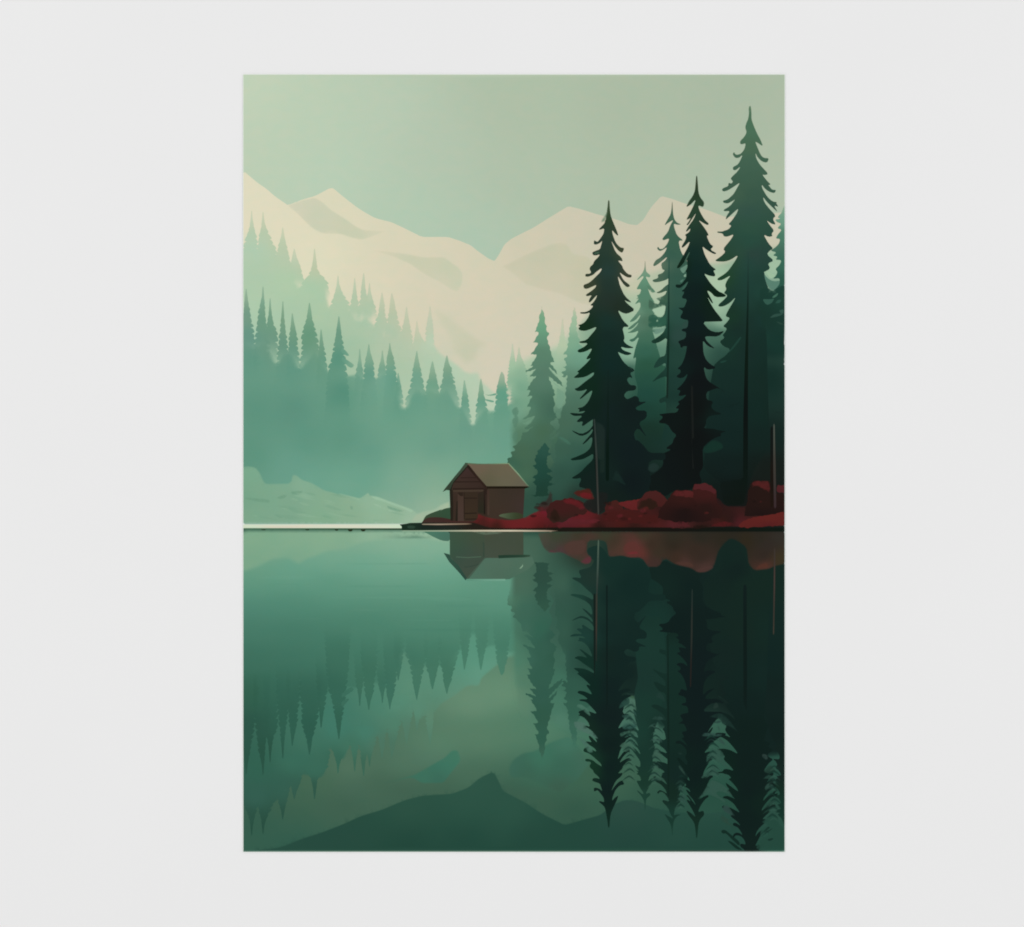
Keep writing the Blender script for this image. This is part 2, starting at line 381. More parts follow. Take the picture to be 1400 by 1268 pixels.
farB = [((336.3, 395), [(404, 334.5, 338), (420, 333, 340.5), (440, 331, 345), (460, 329, 349), (490, 326, 354)]),
        ((359.3, 392), [(406, 357.5, 361), (420, 354, 362), (432, 352, 363), (450, 349, 365), (490, 345, 370)]),
        ((369.1, 408), [(420, 367.5, 370.5), (433, 366.5, 372), (445, 364, 375), (455, 363, 380), (485, 360, 380)]),
        ((386.5, 412), [(425, 384.8, 388), (440, 383.5, 389), (455, 382, 391), (470, 380, 393), (500, 377, 396)]),
        ((399.3, 428.5), [(440, 397.5, 402), (450, 396.5, 404.5), (460, 395, 406.5), (475, 393.5, 408), (500, 391, 411)]),
        ((422.9, 414), [(424, 420.5, 425.5), (436, 418.5, 427), (447, 415, 430), (458, 411, 434), (475, 412, 437), (500, 408, 441)]),
        ((438.8, 450.5), [(462, 437, 441), (475, 436, 443), (490, 434, 446), (515, 432, 450)]),
        ((463.2, 432.5), [(445, 460.5, 465.5), (458, 458.5, 467), (470, 456, 469), (486, 453, 472), (500, 448, 474), (530, 444, 478), (560, 442, 480)]),
        ((491.6, 477), [(490, 490, 493.5), (505, 487, 496), (525, 484, 499)]),
        ((504.1, 470.5), [(482, 501.5, 506.5), (492, 499, 510), (505, 497, 512), (520, 496, 514), (550, 492, 517)]),
        ((522.6, 479), [(490, 521, 524.5), (503, 517, 527), (525, 514, 530)]),
        ((532.8, 469), [(480, 530.8, 535), (490, 528, 539), (505, 527, 541), (520, 526, 544), (550, 523, 550)]),
        ((544.2, 510), [(520, 542.5, 547), (530, 541, 549), (548, 538, 552)]),
        ((569.8, 480), [(490, 567, 572), (502, 564.5, 575), (515, 563, 578), (530, 559, 581), (548, 553, 585)]),
        ((591.2, 494), [(503, 588, 594), (515, 586, 597), (527, 582, 600), (550, 579, 603)]),
        ((611, 486), [(497, 607.5, 614), (505, 605.5, 618), (515, 605, 619), (527, 602, 624), (550, 598, 630)]),
        ((634.8, 520), [(530, 633, 637.5), (542, 631.5, 640), (560, 629, 643), (575, 628, 645)]),
        ((657.4, 518), [(527, 655, 660), (540, 653.5, 662), (555, 651, 666), (575, 649, 669)]),
        ((685.8, 508.5), [(513, 683, 690), (522, 681, 691), (530, 678, 694), (545, 677, 696), (575, 673, 700)])]
for i, (tp, stn) in enumerate(farB):
    stn = [(y, tp[0] + (a - tp[0]) * .87, tp[0] + (b - tp[0]) * .87) for y, a, b in stn]
    yb, xl, xr = stn[-1]
    stn.append((yb + 42, xl - 1, xr + 1)); farB[i] = (tp, stn)
    dark = (FB[0], FB[1] - np.array([6, 5, 4]) / 255)
    ink("fir_tree", spire(tp, stn, 60 + i, 7.5, .5), dark, step=6, tip=(tp[1], tp[1] + 26, .62), fade=(yb - 30, yb + 30), eps=10)
ink("fir_branch", Z(445, 450, (215, 250), (250, 270), (318, 350), (290, 362), (235, 330), (205, 300)), FB, feather=.8, eps=9)
ink("fir_branch", Z(445, 450, (215, 370), (260, 395), (385, 480), (350, 522), (300, 500), (255, 450), (215, 430)), FB, feather=.8, eps=9)
for zz in ((Z(570, 480, (430, 190), (475, 235), (430, 260))), Z(570, 480, (450, 315), (515, 372), (470, 365), (440, 345)), Z(570, 480, (900, 575), (960, 590), (1060, 560), (1060, 590), (960, 600)), Z(570, 480, (905, 640), (1030, 665), (1020, 690), (920, 665))):
    ink("fir_branch", zz, FB, feather=.7, eps=9)
# ================================================================== pale hill across the water
HILL = C("345 645 78a68a; 345 675 7aa488; 345 705 7ba488; 395 655 7ba58a; 400 680 7aa388; 410 665 83ab90; 450 690 83a98c; 440 710 80a98a; 480 700 87ab8d; 520 690 8fb395; 540 705 8db093; 560 712 98b69b; 505 680 8db195; 380 712 7ca489; 340 682 73a085", (1, 1, 1))
hill = (Z(325, 610, (60, 270), (150, 262), (240, 280), (300, 350), (350, 470), (380, 498), (700, 490), (722, 376), (790, 382), (860, 445), (950, 470), (1020, 500), (1150, 582), (1230, 600), (1366, 640)) +
        Z(465, 610, (150, 665), (260, 690), (325, 645), (375, 608), (408, 662), (500, 668), (600, 708), (720, 753), (850, 798), (960, 835), (1030, 885), (1120, 1000), (1120, 1050)) + [(331, 718)])
ink("pale_hill", hill, HILL, feather=2.4, step=6, eps=10, label="pale green sloping hill across the painted water")
ink("hill_crest", Z(465, 610, (-30, 618), (60, 640), (150, 664), (260, 690), (270, 750), (200, 715), (100, 690), (-20, 650)), flat("93b799"), feather=2, opacity=.7)
ink("hill_crest", Z(465, 610, (380, 650), (500, 668), (600, 708), (720, 753), (850, 798), (990, 850), (960, 905), (850, 850), (700, 800), (560, 745), (450, 720)), flat("9cc0a3"), feather=2.4, opacity=.9)
for q in (Z(465, 610, (640, 845), (740, 840), (790, 860), (720, 880), (640, 870)), Z(465, 610, (430, 770), (520, 785), (560, 815), (480, 800))):
    ink("hill_crest", q, flat("98ba9e"), feather=1.2, opacity=.7)
for q in (Z(325, 610, (500, 690), (600, 640), (670, 650), (640, 700), (560, 720)), Z(325, 610, (80, 680), (250, 690), (430, 710), (430, 770), (250, 750), (80, 710)), Z(325, 610, (490, 900), (620, 965), (570, 975), (500, 935)), Z(325, 610, (690, 600), (880, 590), (850, 650), (720, 660)),
          Z(465, 610, (120, 790), (180, 800), (170, 860), (130, 850)), Z(465, 610, (600, 780), (760, 830), (880, 870), (780, 890), (640, 850)), Z(465, 610, (430, 980), (600, 985), (640, 1005), (430, 1005))):
    ink("hill_hollow", q, flat("6c977d"), feather=2.2, opacity=.7)
ink("mist_patch", [(560, 716), (566, 703), (578, 698), (592, 696), (604, 688), (616, 684), (616, 716)], C("575 710 a2b79c; 600 700 a0b99e; 612 690 a5bb9c"), feather=4)
for k in range(22):                                          # streaks that run down the hill
    x = 338 + rnd.random() * 190; y0 = 664 + max(0, x - 440) * .2; y = y0 + 8 + rnd.random() * (708 - y0 - 8); ln = 14 + rnd.random() * 34; h = 1.4 + rnd.random() * 1.6; d = ln * (.12 + .14 * rnd.random())
    ink("hill_streak", [(x, y), (x + ln * .4, y + d * .3 - h), (x + ln, y + d), (x + ln * .5, y + d * .5 + h)], flat("93b79a" if k % 2 else "6f9a80"), feather=1.8, opacity=.34)
# ================================================================== lake and mirrored scenery
LAKE = C("""640 1070 2e5546; 640 1100 2b5243; 640 1150 1f4539; 450 1155 25493d; 560 1110 2c5243; 560 1150 1f4438; 340 1160 284d40; 700 1110 2c5344; 720 1150 204539; 790 1140 21463a; 860 1105 2c4c41
860 1150 20433a; 920 1130 24493d; 970 1100 2a4e42; 970 1150 204439; 1060 1110 2a4d41; 1060 1155 234a3d; 880 1160 204439; 1000 1160 20443a""")
ink("lake", rect(L_, 720, R_, B_), LAKE, step=12, round_=0, eps=30, label="still dark green lake mirroring the forest and mountains")
MCREAM = C("""480 1080 4b6656; 400 1130 3a5c4d; 450 1100 435f4f; 400 1150 33574a; 550 1050 55735f; 550 1080 425c4d; 600 1020 5d7f67; 650 960 6b8a72; 690 950 6a8b72; 660 1010 5c7c65; 600 1070 45614f; 600 1085 415c4c; 640 1060 4b6956
700 1000 587b64; 740 1000 567a64; 740 1060 3d6654; 740 1100 3d5949; 780 1110 355345; 700 1085 3c5849; 810 1060 405f4c; 860 960 4d6c5d; 860 1000 44665a; 860 1060 405d4b; 970 1050 315447; 970 1080 27493d; 1055 1060 2a4940; 1055 1085 27463b; 900 1030 3a5b4d; 930 1090 2b4a3f; 900 1080 335143; 760 980 4c7a65; 800 1010 47705c; 440 1072 496651; 420 1092 44624f; 400 1112 3e5c4b; 479 1054 58735f; 470 1100 405b4b; 520 1070 46614f; 355 1130 36584a; 590 1040 567664""", (-4, 2, 0))
mridge = (G(320, 830, (200, 1200), (245, 1190), (330, 1155), (440, 1120), (530, 1085), (630, 1040), (730, 1010), (850, 960), (930, 940), (1080, 930), (1160, 900), (1220, 850), (1285, 820), (1310, 870), (1330, 915)) +
          G(700, 830, (0, 940), (60, 970), (150, 1030), (260, 1085), (350, 1060), (440, 1035), (500, 985), (560, 960), (620, 965), (700, 1000), (800, 1020), (950, 1030), (1100, 1010), (1377, 1000)))
ink("mirrored_mountain", [(331, 1090)] + mridge[:0] + [(331, 1166)] + mridge + [(1074, 780), (331, 780)], MCREAM, step=8, feather=1.6, eps=18, xw=.6)
ink("mirrored_mountain_shade", G(320, 830, (670, 888), (790, 855), (890, 830), (960, 790), (1040, 745), (1080, 705), (1115, 710), (1128, 765), (1090, 812), (1060, 850), (1040, 878), (930, 880), (880, 850), (790, 870), (720, 885)),  # reflection of the mountain's shade patches, likewise put in as ink colour
    C("520 1070 436552; 580 1060 3c6f5b; 610 1045 3c735f; 625 1035 41765f; 600 1068 396756"), feather=3)
ink("mirrored_mountain_shade", G(700, 830, (-20, 790), (0, 755), (50, 720), (110, 710), (190, 665), (280, 635), (330, 680), (390, 780), (330, 860), (300, 880), (240, 930), (150, 890), (60, 850), (0, 855), (-20, 830)),
    C("700 1045 3b6655; 740 1035 3c6f5a; 775 1015 41725e; 770 1050 376452; 720 1060 38614f; 800 1040 3e6654; 765 1080 3a5b4a"), feather=4)
MFA = C("""345 1140 234a3c; 345 1120 2b5143; 360 1130 264c3e; 388 1115 294f41; 402 1090 33594a; 430 1080 2e5546; 350 1090 335e50; 390 1080 325e4f; 430 1050 386957; 400 1040 386a58; 420 1010 3f715e; 462 1040 356452; 497 1045 3a6552; 480 1020 3f715d; 460 990 40786600
460 990 407866; 500 1000 447b68; 540 960 568a73; 540 990 4d7f69; 522 1020 4c7460; 535 1020 4a715d; 560 940 5a8c74; 570 970 578871; 600 930 5a8c75; 620 900 559078; 660 920 5f967f; 660 890 569078; 640 960 638d76; 690 930 62927a; 590 980 5a846c; 560 1000 51796400; 560 1000 527a65; 520 960 4a806b; 350 1050 30604f""")
def stretch(ps): return [(x, AX + (1.0 - .00028 * (x - 360)) * (AX - y)) for x, y in ps]
ink("mirrored_forest_slope", [(x, y + (14 if x < 425 else 4)) for x, y in mirror(massA, .96)], MFA, feather=4, eps=16)
for i, (tp, stn) in enumerate(farA):
    ps = mirror(spire(tp, stn, 30 + i, 7.0, .42), .952); y1 = max(q[1] for q in ps)
    ink("mirrored_fir_tree", ps, MFA, step=6, opacity=.97, eps=10)
MFB = C("""340 740 80a98b; 450 740 83aa8d; 520 735 8bb094; 560 735 8fb397; 600 745 86b095; 340 762 74a186; 400 780 659f88; 500 770 6ca48c; 600 780 6ea58d; 440 760 74a68d; 560 755 7cab92; 340 785 66997f; 340 805 5b937c; 450 800 5b937c; 600 805 61997f
680 820 5a917a; 680 800 60967e; 400 830 4f8671; 340 830 4c8270; 600 835 548973; 340 860 457865; 400 862 437764; 500 860 4a806b; 600 860 4d836d; 650 860 4e846d; 680 860 4d836d; 400 900 3d705e; 340 900 3b6c5a; 470 890 427662; 550 900 447864; 600 890 477c66; 650 890 4b806a
340 940 34634f; 370 940 376857; 420 940 376756; 463 950 3a6c5a; 500 930 427560; 533 940 417461; 570 920 487c66; 611 920 467963; 340 1000 305b4c; 360 1030 2e5848; 423 1000 316050; 400 990 346453; 463 990 366654; 690 880 4b816b; 637 915 4e836c; 660 905 4f866f""")
ink("mirrored_forest", stretch(massB0), MFB, feather=5, eps=22, xw=.5, step=5)
for i, (tp, stn) in enumerate(farB):
    ink("mirrored_fir_tree", stretch(spire(tp, stn, 60 + i, 7.5, .5)), (MFB[0], MFB[1] - np.array([7, 9, 8]) / 255), step=6, opacity=.9, eps=10, tip=(AX + .95 * (AX - stn[-1][0]), AX + .95 * (AX - stn[-2][0]) + 25, 0))
for zz in (Z(445, 450, (215, 250), (250, 270), (318, 350), (290, 362), (235, 330), (205, 300)), Z(445, 450, (215, 370), (260, 395), (385, 480), (350, 522), (300, 500), (255, 450), (215, 430))):
    ink("mirrored_fir_branch", mirror(zz, .96), MFB, feather=.8, eps=9)
MHILL = C("340 735 80a98a; 340 765 7aa487; 400 740 82aa8c; 400 765 78a488; 450 735 86ac8d; 460 752 7ea88c; 520 735 8cb194; 560 735 92b598; 600 738 94b699; 545 750 86ae93")
ink("mirrored_hill", G(320, 700, (40, 80), (1060, 80), (1072, 160), (1000, 150), (900, 135), (720, 150), (640, 160), (560, 195), (470, 205), (360, 245), (320, 272), (260, 240), (190, 245), (130, 280), (40, 310)), MHILL, feather=7, eps=14)
for i in range(16):                                          # faint level brush strokes on the water
    x = 335 + rnd.random() * 250; y = 762 + rnd.random() * 120; ln = 60 + rnd.random() * 120; h = 1.5 + rnd.random() * 2
    ink("water_streak", [(x, y), (x + ln * .3, y - h), (x + ln * .7, y - h), (x + ln, y), (x + ln * .7, y + h), (x + ln * .3, y + h)], flat("7db098" if i % 2 else "356a58"), feather=2.4, opacity=.07)
# ================================================================== waterline
ink("white_shore", [(331, 717.6), (440, 717.4), (549, 717.4), (549, 722.6), (331, 722.3)], C("340 720 cfdec4; 390 720 dccfbb; 430 720 d7d8c2; 470 720 d6d8c2; 500 720 dad6c2; 530 720 d4dec6; 548 720 c6dcc0"), round_=0, eps=8)
ink("shore_shadow", [(331, 722.4), (549, 722.6), (549, 724.8), (440, 724.4), (331, 723.8)], C("340 723 5a7d62; 400 723 46694f; 470 723 3b5a42; 540 723 2a3f2a"), round_=0)
for x, wd, h in ((360, 4, 1.3), (420, 3.5, 1.5), (460, 3, 2), (478.8, 4, 3), (496.5, 4, 3)):
    ink("shore_stone", [(x - wd, 724), (x + wd, 724), (x + wd * .5, 724 + h), (x - wd * .5, 724 + h)], flat("24301d"), feather=.7)
# ================================================================== mist and trees right of the cabin
MIST = C("""800 380 ccc6ad; 870 390 c4c5aa; 870 420 a8bfa2; 900 400 b6c2a7; 900 425 a5c3a5; 980 390 acc4a6; 980 420 9dbc9f; 985 440 8fb196; 870 450 9dbf9f; 900 455 88ab90; 1060 370 a5c3a4; 1060 385 7fa08a; 870 475 8db398; 760 470 b5cbae; 760 490 9dbb9d
720 480 b8caac; 705 500 a9c6a6; 765 520 96b798; 770 540 7fa487; 720 540 80a98a; 700 560 729f86; 860 480 8fb49a; 900 480 567e6a; 980 460 40655500; 980 460 456b59; 985 480 284a3f; 1060 430 2f5446; 860 510 2f5648; 890 520 28524300
890 520 27513f; 890 545 1e4438; 885 570 193a30; 880 600 152f27; 875 620 132a22; 900 590 14302a; 1000 500 142f28; 1000 540 11282400; 1000 540 112824; 1000 600 0f2522; 980 620 112b25; 1050 520 112c26; 1050 600 0f221e; 1050 640 121a16; 960 650 0d1e1b; 1000 650 0e1e1c; 880 650 0d1c19; 880 680 0c1713; 985 685 0c1513; 1022 690 0f1412; 1000 695 0e1210; 1035 680 15120f; 975 670 0c1714
790 540 5b8370; 770 570 547a66; 770 600 42664f; 765 620 3c604f; 790 600 365b4c; 780 630 31574a; 770 650 2d4f42; 800 650 22443a; 760 660 2e5043; 750 690 24453a; 720 690 2d4d3f; 715 640 44684f; 710 600 52795f; 700 620 5c8a72; 790 680 20322a; 850 640 0e211d; 840 690 0d1c18""")
mist = [(694, 500), (705, 492), (730, 480), (760, 468), (790, 440), (830, 395), (870, 372), (920, 360), (980, 355), (1074, 330), (1074, 745), (700, 745), (696, 640), (694, 560)]
ink("misty_forest", mist, MIST, feather=12, step=7, eps=11)
R0 = C("700 480 b9c9ae; 700 500 a3c1a1; 700 530 92b89a; 709 485 a5bd9f; 709 510 88ae91; 709 530 739f84; 706 560 5f8f77; 706 580 598670; 702 610 527d66; 700 630 3f6652; 769 450 bcc6aa; 769 470 b3c6a7; 769 490 a2bd9f")
for i, (tp, stn) in enumerate([((769.2, 436), [(452, 767, 771), (465, 765, 773), (480, 762, 777), (500, 758, 780)]),
                               ((700.7, 470), [(482, 699, 702.5), (497, 696.5, 705), (515, 694.5, 708), (545, 692, 712)]),
                               ((709.6, 475), [(486, 707.5, 711.5), (498, 705, 717), (512, 702, 720), (530, 700, 724), (560, 698, 730)])]):
    ink("fir_tree", spire(tp, stn, 90 + i, 4.5, .35), R0, step=5, tip=(tp[1], tp[1] + 25, .6), fade=(stn[-1][0] - 22, stn[-1][0]), eps=9)
r2 = (Z(680, 410, (1025, 95), (1010, 180), (990, 270), (960, 400), (945, 540), (930, 650), (878, 735), (935, 742), (885, 800), (930, 870), (865, 898), (920, 930), (850, 972), (890, 1000), (825, 1032), (900, 1040), (930, 1000), (920, 1120)) +
      Z(680, 530, (905, 100), (915, 200), (870, 260), (850, 330), (800, 420), (830, 520), (780, 600), (800, 700), (760, 760), (780, 900), (760, 1100), (800, 1268), (1330, 1268), (1330, 0)) +
      Z(680, 410, (1300, 1000), (1250, 700), (1100, 600), (1095, 520), (1060, 430), (1062, 300), (1060, 220), (1040, 120)))
R2C = C("784 422 aebf9f; 784 440 9cba9b; 784 470 7fa98b; 795 480 74a088; 790 490 6b9880; 795 520 5c8570; 783 520 5a7f69; 790 560 476a57; 790 545 4b705d; 770 580 44675400; 770 580 446754; 795 590 3e6352; 790 620 33584a; 770 620 375a4a; 770 650 2b4c40; 800 650 224239")
r2 = ragged(r2, 2.6, 1.5, 3)
ink("fir_tree", r2, R2C, tip=(420, 440, .7), fade=(600, 655), eps=10, label="hazy grey green fir between the pale fir and the black one")
r1 = (Z(680, 410, (592, 80), (585, 150), (555, 230), (560, 270), (520, 370), (495, 430), (552, 436), (510, 520), (472, 570), (545, 577), (500, 660), (442, 735), (522, 726), (500, 790), (436, 882), (480, 880), (430, 915), (375, 940), (380, 970), (440, 955), (515, 915), (430, 1030), (520, 1012), (440, 1110), (385, 1210), (445, 1215)) +
      Z(680, 530, (430, 60), (395, 125), (465, 110), (430, 180), (395, 262), (450, 265), (400, 370), (310, 440), (380, 425), (440, 400), (505, 378), (450, 460), (360, 552), (410, 560), (475, 512), (400, 592), (330, 600), (320, 680), (265, 750), (200, 795), (240, 830), (175, 870), (200, 910), (130, 955), (130, 1010), (200, 1268), (760, 1268), (700, 1100), (760, 1000), (690, 860), (740, 760), (690, 640), (780, 560), (700, 470), (800, 400), (750, 300), (770, 210), (740, 120)) +
      Z(680, 410, (775, 1268), (735, 1150), (675, 1015), (710, 1040), (800, 1120), (885, 1160), (840, 1080), (760, 990), (675, 895), (730, 940), (805, 1000), (775, 930), (705, 840), (765, 832), (730, 760), (718, 690), (695, 610), (662, 525), (692, 440), (652, 405), (662, 350), (630, 290), (638, 240), (608, 150)))
R1C = C("741 422 86a98a; 741 435 76a481; 741 450 6a9f7e; 741 465 659277; 741 480 587f68; 741 510 54796500; 741 510 547965; 735 500 5a8069; 741 560 466c58; 728 560 527b65; 752 560 3f6453; 720 590 456a55; 741 590 44674f; 715 620 44664f; 741 620 42634f; 720 650 41634d; 745 650 345443; 700 640 375d4a; 760 600 426654; 715 575 5a836b")
r1 = ragged(r1, 2.6, 1.2, 4)
ink("fir_tree", r1, R1C, tip=(418, 432, .75), fade=(628, 668), eps=9, label="pale grey green fir behind the cabin roof")
V7 = lambda *q: Z(680, 530, *q)
V6 = lambda *q: Z(680, 410, *q)
for q, h, op in ((V6((672, 900), (690, 890), (740, 965), (815, 1040), (800, 1052), (720, 972)), "80a88b", .85), (V6((672, 1010), (690, 1010), (760, 1095), (850, 1165), (800, 1172), (735, 1110)), "7aa287", .85),
                 (V6((520, 912), (505, 945), (440, 1000), (385, 1020), (440, 985)), "93b898", .9), (V6((530, 1008), (500, 1040), (440, 1050), (430, 1040)), "8bb393", .8),
                 (V7((785, -10), (840, 20), (905, 70), (905, 190), (850, 290), (800, 285), (765, 210), (790, 110)), "719980", .8), (V7((770, 320), (860, 330), (850, 420), (800, 425)), "5d846d", .8),
                 (V7((508, 378), (470, 460), (390, 515), (305, 470), (380, 460), (440, 420)), "6b957a", .85), (V7((475, 510), (410, 590), (330, 585), (400, 570)), "638b72", .7),
                 (V7((785, 655), (860, 650), (930, 690), (990, 750), (960, 778), (880, 720)), "446f5c", .8), (V7((660, 700), (760, 640), (840, 560), (830, 640), (740, 700)), "4a6f5b", .6)):
    ink("mist_patch", q, flat(h), feather=1.4, opacity=op)
for q in (V7((180, 300), (260, 240), (300, 330), (240, 420), (200, 360)), V7((190, 420), (280, 360), (290, 470), (230, 560), (195, 480)), V7((180, 640), (260, 560), (290, 640), (240, 760)), V7((370, 545), (440, 500), (420, 540), (380, 565)), V7((790, 655), (880, 720), (960, 785), (870, 735))):
    ink("fir_branch", q, flat("537d67"), feather=1.4, opacity=.7)
bush = (V7((632, 735), (612, 760), (580, 790), (555, 830), (528, 850), (542, 872), (508, 905), (498, 980), (522, 1010), (470, 1050), (522, 1090), (538, 1140), (478, 1192)) +
        Z(680, 630, (465, 230), (512, 250), (468, 290), (520, 330), (515, 450), (440, 466), (520, 482), (650, 474), (700, 462), (680, 440), (672, 350), (775, 310), (690, 298), (745, 222), (655, 170), (745, 150), (690, 110), (650, 40)) +
        V7((668, 1000), (660, 930), (722, 882), (676, 860), (702, 815), (672, 790), (655, 760)))
bush = ragged(bush, 2.2, 1.2, 5)
ink("fir_tree", bush, C("741 615 2a5245; 741 640 1f463a; 741 660 1a3b31; 741 675 1b3a2d; 735 650 204a3d"), label="small dark fir standing beside the cabin")
# ---------------------------------------------------------------- the green firs behind
t2b = (Z(770, 260, (1092, 945), (1085, 1050), (1050, 1120), (983, 1195), (995, 1198), (1060, 1145), (1078, 1160), (1020, 1240)) +
       Z(770, 380, (1050, 25), (1010, 90), (975, 155), (1045, 148), (1022, 220), (975, 238), (1005, 255), (968, 290), (1018, 268), (948, 360), (1030, 318), (1032, 400), (960, 500), (875, 597), (960, 572), (1040, 478), (1005, 565), (930, 622), (850, 690), (920, 684), (1012, 588), (980, 645), (900, 715), (845, 735), (940, 732), (1012, 700), (960, 800), (870, 830), (930, 862), (1018, 778), (965, 930), (930, 1090), (975, 1050)) +
       Z(770, 500, (950, 120), (1000, 300), (980, 500), (960, 700), (940, 900), (1100, 1100), (1300, 1100), (1366, 700), (1366, 0)) +
       Z(770, 380, (1330, 1180), (1250, 900), (1190, 700), (1240, 520), (1185, 420), (1225, 330), (1165, 240), (1130, 140), (1180, 180), (1245, 200), (1160, 100), (1115, 20)) +
       Z(770, 260, (1150, 1245), (1095, 1150), (1155, 1168), (1168, 1140), (1110, 1090), (1102, 1045), (1096, 945)))
T2B = C("882 362 8a8f76; 882 372 74997f; 882 385 5f8e73; 882 400 55806800; 882 400 558068; 882 420 4c765e; 882 440 486b56; 875 445 567a65; 882 460 3f6a55; 882 480 32604e; 885 500 28523f; 885 520 234c3e; 885 540 1e463b; 882 560 1a3d32; 885 590 163127; 880 610 14291f; 875 425 6a9078")
ink("fir_tree", t2b, T2B, fade=(585, 612), eps=8, label="lighter green small fir between two black firs")
t2a = (Z(890, 230, (283, 450), (276, 550), (262, 620), (220, 690), (178, 768), (230, 730), (305, 685), (260, 760), (230, 850), (150, 940), (165, 965), (248, 933), (225, 1000), (170, 1072), (120, 1082), (95, 1045), (82, 1075), (120, 1108), (165, 1088), (218, 1050), (190, 1120), (130, 1190)) +
       Z(890, 350, (65, 55), (28, 122), (45, 140), (110, 100), (225, 5), (190, 65), (135, 100), (150, 180), (188, 190), (150, 232), (90, 250), (100, 295), (15, 322), (40, 352), (110, 348), (200, 322), (250, 288), (240, 370), (190, 405), (130, 462), (65, 492), (120, 500), (222, 458), (180, 530), (110, 580), (120, 625), (60, 680), (205, 648), (185, 770), (150, 812), (195, 850), (110, 960), (210, 928), (175, 1012), (100, 1080), (-5, 1140), (40, 1172), (120, 1150), (218, 1085)) +
       Z(890, 470, (195, 160), (120, 180), (70, 240), (30, 328), (100, 312), (200, 248), (195, 335), (110, 412), (5, 522), (110, 465), (218, 428), (212, 700), (105, 742), (120, 802), (205, 765), (200, 1000), (400, 1100), (560, 900), (560, 0)) +
       Z(890, 350, (560, 600), (520, 200)) +
       Z(890, 230, (470, 1200), (425, 1160), (390, 1080), (368, 965), (438, 968), (350, 900), (312, 795), (305, 738), (350, 755), (408, 750), (350, 730), (312, 680), (295, 600), (288, 450)))
T2A = C("919 280 4f5e4a; 918 295 436650; 918 310 40614f; 920 330 385e4b; 915 350 34594a; 905 362 5b715d; 905 380 4a6250; 915 380 31564800; 925 380 315648; 925 400 2d5145; 900 400 46604b; 910 420 2f5243; 925 430 294c42; 925 460 2a463f; 905 450 1c4335; 905 465 133024; 925 490 20403600; 925 490 204036; 910 500 1c3c32; 925 520 1b3831; 905 520 15332a; 925 550 17332c; 910 570 13281f")
F_T2A = ink("fir_tree", t2a, T2A, fade=(540, 575), eps=8, label="slim mid green fir left of the tall black fir")
ink("trunk", [(914.2, 352), (915.8, 352), (915.2, 480), (913.6, 545), (911, 545), (912.3, 480)], C("915 355 33564a; 914 390 1e3f35; 914 430 14302700; 914 430 143027; 913 480 0f2a21; 912 540 13271f"), parent=F_T2A)
t5 = (Z(950, 250, (1215, 280), (1185, 330), (1160, 400), (1130, 430), (1105, 462), (1150, 480), (1070, 490), (1105, 528), (1160, 545), (1100, 605), (1165, 625), (1110, 690), (1080, 742), (1140, 748), (1130, 800), (1098, 842), (1050, 880), (1010, 905), (1095, 930), (1040, 970), (1110, 985), (1075, 1025), (1160, 1032), (1130, 1100), (1075, 1150), (1105, 1190), (1085, 1240)) +
      Z(950, 370, (1040, 110), (1135, 100), (1130, 170), (1095, 230), (1050, 262), (1110, 290), (1060, 370), (1020, 440), (980, 600), (950, 800), (900, 1268), (1215, 1268)))
T5 = C("1070 285 86a78c; 1070 300 6c9a82; 1068 325 4a7a64; 1065 345 386553; 1070 360 336452; 1062 340 4d7160; 1070 385 2a5546; 1060 400 275145; 1070 420 1f473c; 1060 440 1b3f35; 1065 470 15352d; 1055 495 112c26")
ink("fir_tree", t5, T5, fade=(480, 500), eps=8, label="fir cut off by the right edge of the print")
